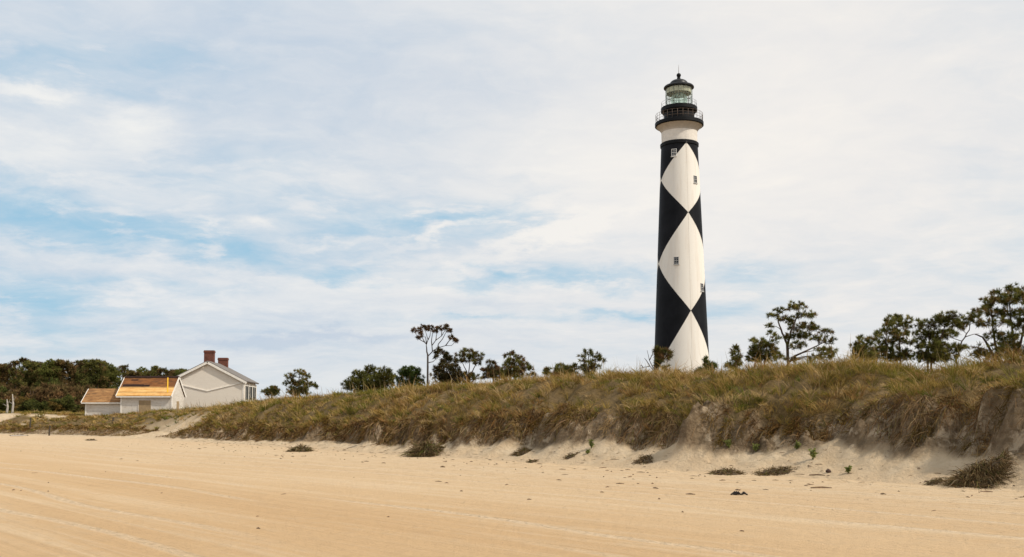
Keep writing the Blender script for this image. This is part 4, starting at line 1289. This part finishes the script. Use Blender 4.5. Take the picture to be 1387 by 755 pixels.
for i, (px, top) in enumerate([(157, 500), (166, 496), (174, 501), (182, 503), (192, 498.5), (200, 503), (212, 497.5), (218, 500), (226, 501), (236, 501.5), (244, 501), (250, 500), (208, 503), (232, 504)]):
    put(pp, (i + 1) % 6, px, top, random.uniform(215, 240), 11, LPB, 'tree', GF)
for i in range(46):
    px = random.uniform(-70, 122)
    front = random.random() < .5
    Y = random.uniform(138, 150) if front else random.uniform(152, 170)
    top = random.uniform(532, 546) if front else random.uniform(508, 530)
    k = random.choice([0, 0, 1]) if front else random.choice([1, 2, 2, 1])
    if px > 95 and front: k = 0
    put(pb, k, px, top, Y, 4, BLB[k], 'bush', GB)
for i in range(10):
    put(pb, 1, 122 + i * 12.5, random.uniform(520, 530), random.uniform(150, 175), 4, BLB[1], 'bush', GB)

# bleached dead trunks in front of the wood
for (x, t, lab) in ((9.5, 541, 'short bleached dead trunk before the wood at the left edge'), (17, 534, 'taller bleached dead trunk before the wood at the left edge')):
    Y = 128.0; p = at(x, t, Y); g = gz(p.x, Y)
    b = MB(); b.tube([(p.x, Y, g - .2), (p.x + .12, Y, (g + p.z) / 2), (p.x - .06, Y + .1, p.z)], [.15, .12, .05], 7)
    b.bar((p.x + .1, Y, (g + p.z) / 2 + .3), (p.x + .5, Y - .2, (g + p.z) / 2 + .9), .045, .02, 5)
    b.bar((p.x + .1, Y, (g + p.z) / 2), (p.x - .45, Y - .1, (g + p.z) / 2 + .35), .04, .015, 5)
    tag(b.build('dead_trunk', WHITEWOOD), lab, 'dead tree')

# posts of an old fence at the gap in the dune
for (x, yb, yt, lab) in ((152.3, 578.5, 565.5, 'dark wooden post in the sandy gap before the sheds'), (66.5, 590.5, 576.5, 'short dark post at the edge of the beach, with a green tuft beside it'), (40.5, 581.5, 566, 'thin leaning post in the low dune grass at far left')):
    p = hit(x, yb); tz = at(x, yt, p.y).z
    b = MB(); b.tube([(p.x, p.y, p.z - .4), (p.x + .02, p.y, (p.z + tz) / 2), (p.x + .05, p.y + .03, tz - .04), (p.x + .05, p.y + .03, tz)], [.085, .08, .075, .05], 8)
    tag(b.build('fence_post', plain('old_post_wood', (.075, .06, .045), .9, .3, 10, .1, bump=.01)), lab, 'post', 'old fence posts')

# ------------------------------------------------------------------ slumped clumps and small plants on the apron
SODM = plain('sod', (.13, .095, .06), .95, .4, 5, .05, bump=.08)
def clump(px, py, wpx, hpx, label, n=260, green=.1, dark=1.0):
    n = int(n * 1.9)
    p = hit(px, py); mpp = p.y / F
    w, h = wpx * mpp / 2, hpx * mpp
    root = empty('grass_clump', p, 0, label, 'grass clump', 'slumped grass clumps on the sand')
    V = []; Fc = []; nu, nv = 22, 9
    for j in range(nv + 1):
        ph = j / nv * math.pi / 2
        for i in range(nu):
            a = 2 * math.pi * i / nu
            q = 1 + .85 * float(fbm(np.array(math.cos(a) * 1.7 + px), np.array(math.sin(a) * 1.7 + ph * 1.5), 131, 3))
            x, y = math.cos(a) * math.cos(ph) * w * q * .8, math.sin(a) * math.cos(ph) * w * .65 * q
            V.append((x, y, gz(p.x + x, p.y + y) - p.z - .06 + h * .40 * q * math.sin(ph)))
    for j in range(nv):
        for i in range(nu):
            i2 = (i + 1) % nu; Fc.append((j * nu + i, j * nu + i2, (j + 1) * nu + i2, (j + 1) * nu + i))
    b = MB(); b.add(V, Fc); b.build('sod', SODM, root, smooth=True)
    Vn = np.array(V); idx = rng.integers(0, len(V) - nu, n)
    base = Vn[idx] + rng.normal(0, .03, (n, 3))
    rad = norm(np.stack([base[:, 0] / max(w, .01), base[:, 1] / max(w * .8, .01), .35 + base[:, 2] / max(h, .05)], 1))
    d = rad * .55 + rng.normal(0, .75, (n, 3)); d[:, 2] = np.abs(d[:, 2]) * .9 - .05
    bend = np.stack([rad[:, 0] * .7, rad[:, 1] * .7, np.full(n, -1.3)], 1) + rng.normal(0, .3, (n, 3))
    L = max(.16, h * .62) * rng.uniform(.5, 1.3, n)
    col = pick([(.17, .115, .055), (.26, .18, .09), (.10, .065, .032), (.30, .22, .125), (.11, .12, .03)], [3, 1.8, 3, .6, green * 6], n) * .8
    bl = Blades(); bl.add(base, d, L, .013 * max(1, p.y / 28) * rng.uniform(.7, 1.5, n), bend, col, col * 1.2)
    bl.build('dead_grass', ROOT, root)
clump(1328, 655, 78, 46, 'biggest slumped clump of grey-brown grass at the lower right of the bank', 1500, .08)
clump(1268, 655, 24, 12, 'small ragged clump lying just left of the biggest slumped clump', 200)
clump(984, 643, 54, 16, 'flat ring-shaped clump of brown grass on the sand below the lighthouse', 480)
clump(1054, 641, 56, 14, 'flat brown grass clump on the sand, right of the ring-shaped one', 480)
clump(576, 618, 44, 30, 'round olive-brown clump at the foot of the bank below the round-crowned pine', 700, .3)
clump(406, 612, 31, 16, 'reddish brown clump alone on the sand, farther left along the bank', 340)
clump(872, 627, 30, 12, 'thin brown clump on the sloping sand, left below the lighthouse', 200)
clump(708, 615, 26, 16, 'straggling clump of dead roots sliding down the sand in mid bank', 220)
clump(720, 627, 14, 9, 'very small clump lying below the straggling roots in mid bank', 100)
clump(773, 620, 22, 8, 'low thin clump on the sand between mid bank and the lighthouse', 110)
clump(124, 597, 15, 5, 'small dark clump on the open sand below the sheds', 90)
clump(25, 590.5, 24, 5, 'flat weathered clump at the far left edge of the beach', 90)

LEAFG = leaf_mat('fresh_leaves', .35)
def sprout(px, py, wpx, hpx, label):
    p = hit(px, py); mpp = p.y / F; w, h = wpx * mpp / 2, hpx * mpp
    root = empty('green_plant', p, 0, label, 'plant', 'fresh green plants on the sand slope')
    m = MB(); base = []; dd = []
    for i in range(9):
        a = random.uniform(0, 6.28); r = random.uniform(.1, 1) * w
        tip = Vector((math.cos(a) * r, math.sin(a) * r, h * random.uniform(.5, 1)))
        m.tube([(0, 0, -.03), tip * .5 + Vector((0, 0, h * .1)), tip], [.008, .006, .004], 4)
        for k in range(9):
            t = random.uniform(.3, 1); base.append(tip * t); dd.append((random.gauss(0, 1), random.gauss(0, 1), random.uniform(0, 1)))
    m.build('stem', plain('green_stem', (.10, .12, .03), .8, .2, 8), root)
    base = np.array(base); n = len(base)
    col = pick([(.19, .21, .065), (.25, .27, .09), (.14, .16, .05)], [1, 1, 1], n)
    bl = Blades(); bl.add(base, np.array(dd), max(.1, h * .3), max(.045, h * .13), rng.normal(0, .2, (n, 3)) - np.array([0, 0, .3]), col, col * 1.1)
    bl.build('leaf_mass', LEAFG, root)
sprout(801, 609, 8, 13, 'fresh green plant on the sand slope left of the lighthouse, farthest left one')
sprout(796, 616, 7, 6, 'very small green sprout just below the farthest left green plant') 
sprout(988, 609, 17, 12, 'low spreading green plant on the sand slope below the lighthouse')
sprout(1024, 613, 8, 12, 'narrow green plant right of the low spreading one')
sprout(1079, 611, 8, 12, 'narrow upright green plant just left of the leafiest one')
sprout(1101, 624, 11, 17, 'leafiest fresh green plant, standing lowest on the sand slope')
sprout(1149, 643, 8, 10, 'short dry yellowish sprig alone on the sand left of the biggest clump')

# dark wrack lump on the beach, stone, twigs
p = hit(997, 671); mpp = p.y / F
b = MB()
for i in range(7):
    x0 = p.x + random.uniform(-8, 8) * mpp; 
    b.tube([(x0, p.y, p.z + .01), (x0 + random.uniform(.03, .12), p.y + random.uniform(-.06, .06), p.z + random.uniform(.03, .07)), (x0 + random.uniform(.1, .2), p.y + random.uniform(-.08, .08), p.z + .01)], [.018, .03, .012], 6)
tag(b.build('seaweed', plain('black_seaweed', (.02, .015, .012), .6, .3, 8)), 'small black lump of seaweed lying alone on the open beach', 'seaweed')
p = hit(1122, 641)
b = MB(); b.lathe([(.015, 0), (.06, .012), (.07, .045), (.045, .085), (.012, .10)], 14); b.transform(Matrix.Diagonal((1.2, .9, 1, 1)))
o = b.build('stone', plain('brown_stone', (.07, .04, .03), .8, .3, 12), None, True); o.location = p
tag(o, 'small dark brown stone on the sand under the leafiest green plant', 'stone')
def stick(a, c, r, lab, name='driftwood_stick', mat=None):
    p, q = hit(*a), hit(*c); mid = (p + q) / 2
    b = MB(); b.tube([p + Vector((0, 0, r)), mid + Vector((.04, .05, max(r, gz(mid.x, mid.y) - mid.z + r * 1.5))), q + Vector((0, 0, r))], [r * .7, r, r * .4], 6)
    tag(b.build(name, mat or DRIFT), lab, 'driftwood', 'driftwood on the sand')
stick((1098, 662), (1127, 662.5), .022, 'long thin dark stick lying on the sand below the bank')
stick((14, 591.5), (36, 591), .07, 'thick bleached driftwood branch at the far left of the beach', mat=WHITEWOOD)
stick((1096, 645), (1118, 646), .02, 'short twig lying on the sand right of the flat clumps')

# ------------------------------------------------------------------ world
SUN_DIR = Vector((.92 * math.cos(R(45)), -.40 * math.cos(R(45)), math.sin(R(45)))).normalized()
W = bpy.data.worlds.new('World'); S.world = W; W.use_nodes = True
W.node_tree.nodes.clear()
nt = NT(W.node_tree)
out = nt.node('ShaderNodeOutputWorld')
sky = nt.node('ShaderNodeTexSky'); sky.sky_type = 'NISHITA'; sky.sun_disc = False
sky.sun_elevation = math.asin(SUN_DIR.z); sky.sun_rotation = math.atan2(SUN_DIR.x, SUN_DIR.y)
gen = nt.node('ShaderNodeTexCoord').outputs['Generated']
dirv = nt.vmath('NORMALIZE', gen)
sp = nt.node('ShaderNodeSeparateXYZ'); nt.put(sp.inputs[0], dirv)
zpos = nt.math('MAXIMUM', sp.outputs[2], 0.0)
az = nt.math('MULTIPLY', nt.math('ARCTAN2', sp.outputs[0], sp.outputs[1]), 180 / math.pi)
el = nt.math('MULTIPLY', nt.math('ARCSINE', sp.outputs[2]), 180 / math.pi)
# cloud sheet seen in perspective
inv = nt.math('DIVIDE', 1.0, nt.math('ADD', zpos, .16))
flat = nt.node('ShaderNodeCombineXYZ'); nt.put(flat.inputs[0], nt.math('MULTIPLY', sp.outputs[0], inv)); nt.put(flat.inputs[1], nt.math('MULTIPLY', sp.outputs[1], inv))
flat = flat.outputs[0]
w0 = nt.vmath('SUBTRACT', nt.noise(flat, 1.6, 4, .55, out=1), (.5, .5, .5))
fl2 = nt.vmath('ADD', flat, nt.vmath('SCALE', w0, scale=.55))
nA = nt.noise(nt.mapping(fl2, rot=(0, 0, R(25)), scale=(1.3, 1.5, 1)), 1.5, 9, .60)
nB = nt.noise(nt.mapping(fl2, loc=(3.3, 1.7, 0), rot=(0, 0, R(-15)), scale=(1.2, 1.5, 1)), 5.0, 8, .60)
nC = nt.noise(nt.mapping(flat, loc=(7, 2, 0)), 1.1, 4, .5)
ae = nt.node('ShaderNodeCombineXYZ'); nt.put(ae.inputs[0], az); nt.put(ae.inputs[1], el); ae = ae.outputs[0]
wv = nt.vmath('SUBTRACT', nt.noise(nt.mapping(ae, scale=(.10, .24, 1)), 1.0, 7, .64, out=1), (.5, .5, .5))
aew = nt.vmath('ADD', ae, nt.vmath('MULTIPLY', wv, (11, 5.5, 0)))
# small alto-cumulus flecks
fk = nt.noise(nt.mapping(nt.vmath('ADD', ae, nt.vmath('MULTIPLY', wv, (3, 1.5, 0))), scale=(.32, 1.15, 1)), 1.0, 6, .58)
fleck = nt.range(fk, .50, .68, 0, 1, smooth=True)

def azel(px, py):
    v = at(px, py, 100) - Vector((0, 0, EYE))
    return math.degrees(math.atan2(v.x, v.y)), math.degrees(math.asin(v.z / v.length))
def blob(px, py, rx, ry, amp, tilt=0):
    a0, e0 = azel(px, py)
    k = 57.3 / F
    q = nt.mapping(aew, loc=(a0, e0, 0), rot=(0, 0, R(tilt)), scale=(rx * k, ry * k, 1), typ='TEXTURE')
    g = nt.math('EXPONENT', nt.math('MULTIPLY', nt.vmath('DOT_PRODUCT', q, q), -1.0))
    return nt.math('MULTIPLY', g, amp)
def total(lst, start):
    t = start
    for b_ in lst: t = nt.math('ADD', t, b_)
    return t
# thin places of the veil, denser sheets, and grey undersides
blues = [blob(90, 295, 150, 34, .43, -8), blob(290, 330, 150, 26, .46, -8), blob(450, 376, 60, 13, .42, -3), blob(70, 420, 150, 34, .50, 3), blob(240, 392, 140, 14, .2), blob(0, 250, 90, 40, .25),
         blob(660, 300, 170, 48, .36, 8), blob(520, 290, 150, 30, .30, 0), blob(790, 375, 130, 20, .42, 0), blob(630, 380, 90, 10, .30, 0), blob(840, 426, 90, 10, .42, -3), blob(640, 430, 90, 7, .30, 3),
         blob(1000, 365, 55, 45, .27), blob(965, 430, 60, 30, .18), blob(1070, 400, 60, 30, .14), blob(50, 100, 150, 45, .28, 0), blob(200, 70, 130, 30, .16), blob(300, 235, 180, 35, .22), blob(60, 465, 120, 12, .25),
         blob(-300, 330, 200, 60, .35), blob(1700, 300, 300, 60, .3)]
whites = [blob(45, 127, 60, 13, .95), blob(200, 172, 60, 24, .85), blob(60, 200, 100, 26, .55), blob(150, 350, 220, 13, .34, -6), blob(430, 237, 120, 16, .38, 4), blob(60, 262, 50, 8, .35),
          blob(290, 297, 22, 6, .5), blob(370, 298, 32, 7, .45), blob(450, 322, 40, 6, .45), blob(590, 325, 100, 8, .65, 20), blob(740, 318, 130, 11, .85, 22), blob(560, 395, 300, 18, .32), blob(250, 415, 190, 16, .30),
          blob(1000, 170, 240, 130, .7), blob(800, 240, 140, 60, .45), blob(990, 325, 70, 16, .3), blob(560, 290, 80, 10, .3, 5), blob(200, 455, 150, 10, .25)]
greys = [blob(380, 463, 230, 8, .8, 0), blob(380, 440, 60, 6, .3), blob(330, 90, 300, 60, .40), blob(650, 130, 260, 50, .30, 4), blob(420, 30, 260, 40, .3), blob(700, 402, 130, 9, .35), blob(600, 470, 220, 12, .3), blob(1150, 60, 300, 40, .15), blob(1100, 330, 140, 30, .2), blob(650, 350, 120, 12, .25)]
thin = total(blues, 0.0); thick = total(whites, 0.0); gy = total(greys, 0.0)
dA = nt.math('SUBTRACT', nA, .5); dB = nt.math('SUBTRACT', nB, .5); dC = nt.math('SUBTRACT', nC, .5)
det = nt.math('ADD', nt.math('MULTIPLY', dA, 1.0), nt.math('MULTIPLY', dB, .8))
cover = nt.math('ADD', nt.math('SUBTRACT', .86, thin), nt.math('MULTIPLY', thick, .45))
cover = nt.math('ADD', cover, nt.math('MULTIPLY', det, nt.math('ADD', .45, nt.math('MULTIPLY', thin, 1.3))))
cover = nt.math('ADD', cover, nt.math('MULTIPLY', nt.math('MULTIPLY', fleck, thin), .75))
cover = nt.range(cover, -.05, 1.02, 0, 1, smooth=True)
blue = nt.vmath('SCALE', sky.outputs[0], scale=.10)
blue = nt.mix(.85, blue, (.32, .565, .74))
tone = nt.math('ADD', nt.math('ADD', nt.math('MULTIPLY', thick, .55), nt.math('MULTIPLY', gy, -.55)), nt.math('ADD', nt.math('MULTIPLY', det, .75), nt.math('MULTIPLY', dC, .35)))
tone = nt.math('ADD', tone, nt.math('MULTIPLY', nt.math('SUBTRACT', fleck, .3), .10))
warm = nt.range(az, -22, 18, 0, 1, smooth=True)
lo = nt.mix(warm, (.51, .595, .71), (.715, .725, .75))
hi = nt.mix(warm, (.83, .835, .825), (.885, .85, .805))
cl = nt.mix(nt.range(tone, -.46, .50, 0, 1), lo, hi)
col = nt.mix(cover, blue, cl)
# haze towards the horizon
hz_ = nt.range(el, 0, 6, .55, 0, smooth=True)
col = nt.mix(hz_, col, (.72, .745, .75))
bg = nt.node('ShaderNodeBackground'); nt.put(bg.inputs[0], col); bg.inputs[1].default_value = 1.0
nt.l.new(bg.outputs[0], out.inputs[0])

sun = bpy.data.lights.new('sun', 'SUN'); sun.energy = 3.2; sun.angle = R(1.2); sun.color = (1.0, .93, .82)
so = bpy.data.objects.new('sun', sun); COL.objects.link(so)
so.rotation_euler = SUN_DIR.to_track_quat('Z', 'Y').to_euler()

# ------------------------------------------------------------------ camera and view
cam = bpy.data.cameras.new('camera'); co_ = bpy.data.objects.new('camera', cam); COL.objects.link(co_)
cam.sensor_fit = 'HORIZONTAL'; cam.sensor_width = 36; cam.lens = 36 * F / 1387
cam.shift_y = (PY - 377.5) / 1387
cam.clip_start = .1; cam.clip_end = 8000
co_.location = (0, 0, EYE); co_.rotation_euler = (math.pi / 2 + PITCH, 0, 0)
S.camera = co_
S.render.engine = 'CYCLES'
S.view_settings.view_transform = 'Standard'; S.view_settings.look = 'None'
S.view_settings.exposure = 0.06; S.view_settings.gamma = 1
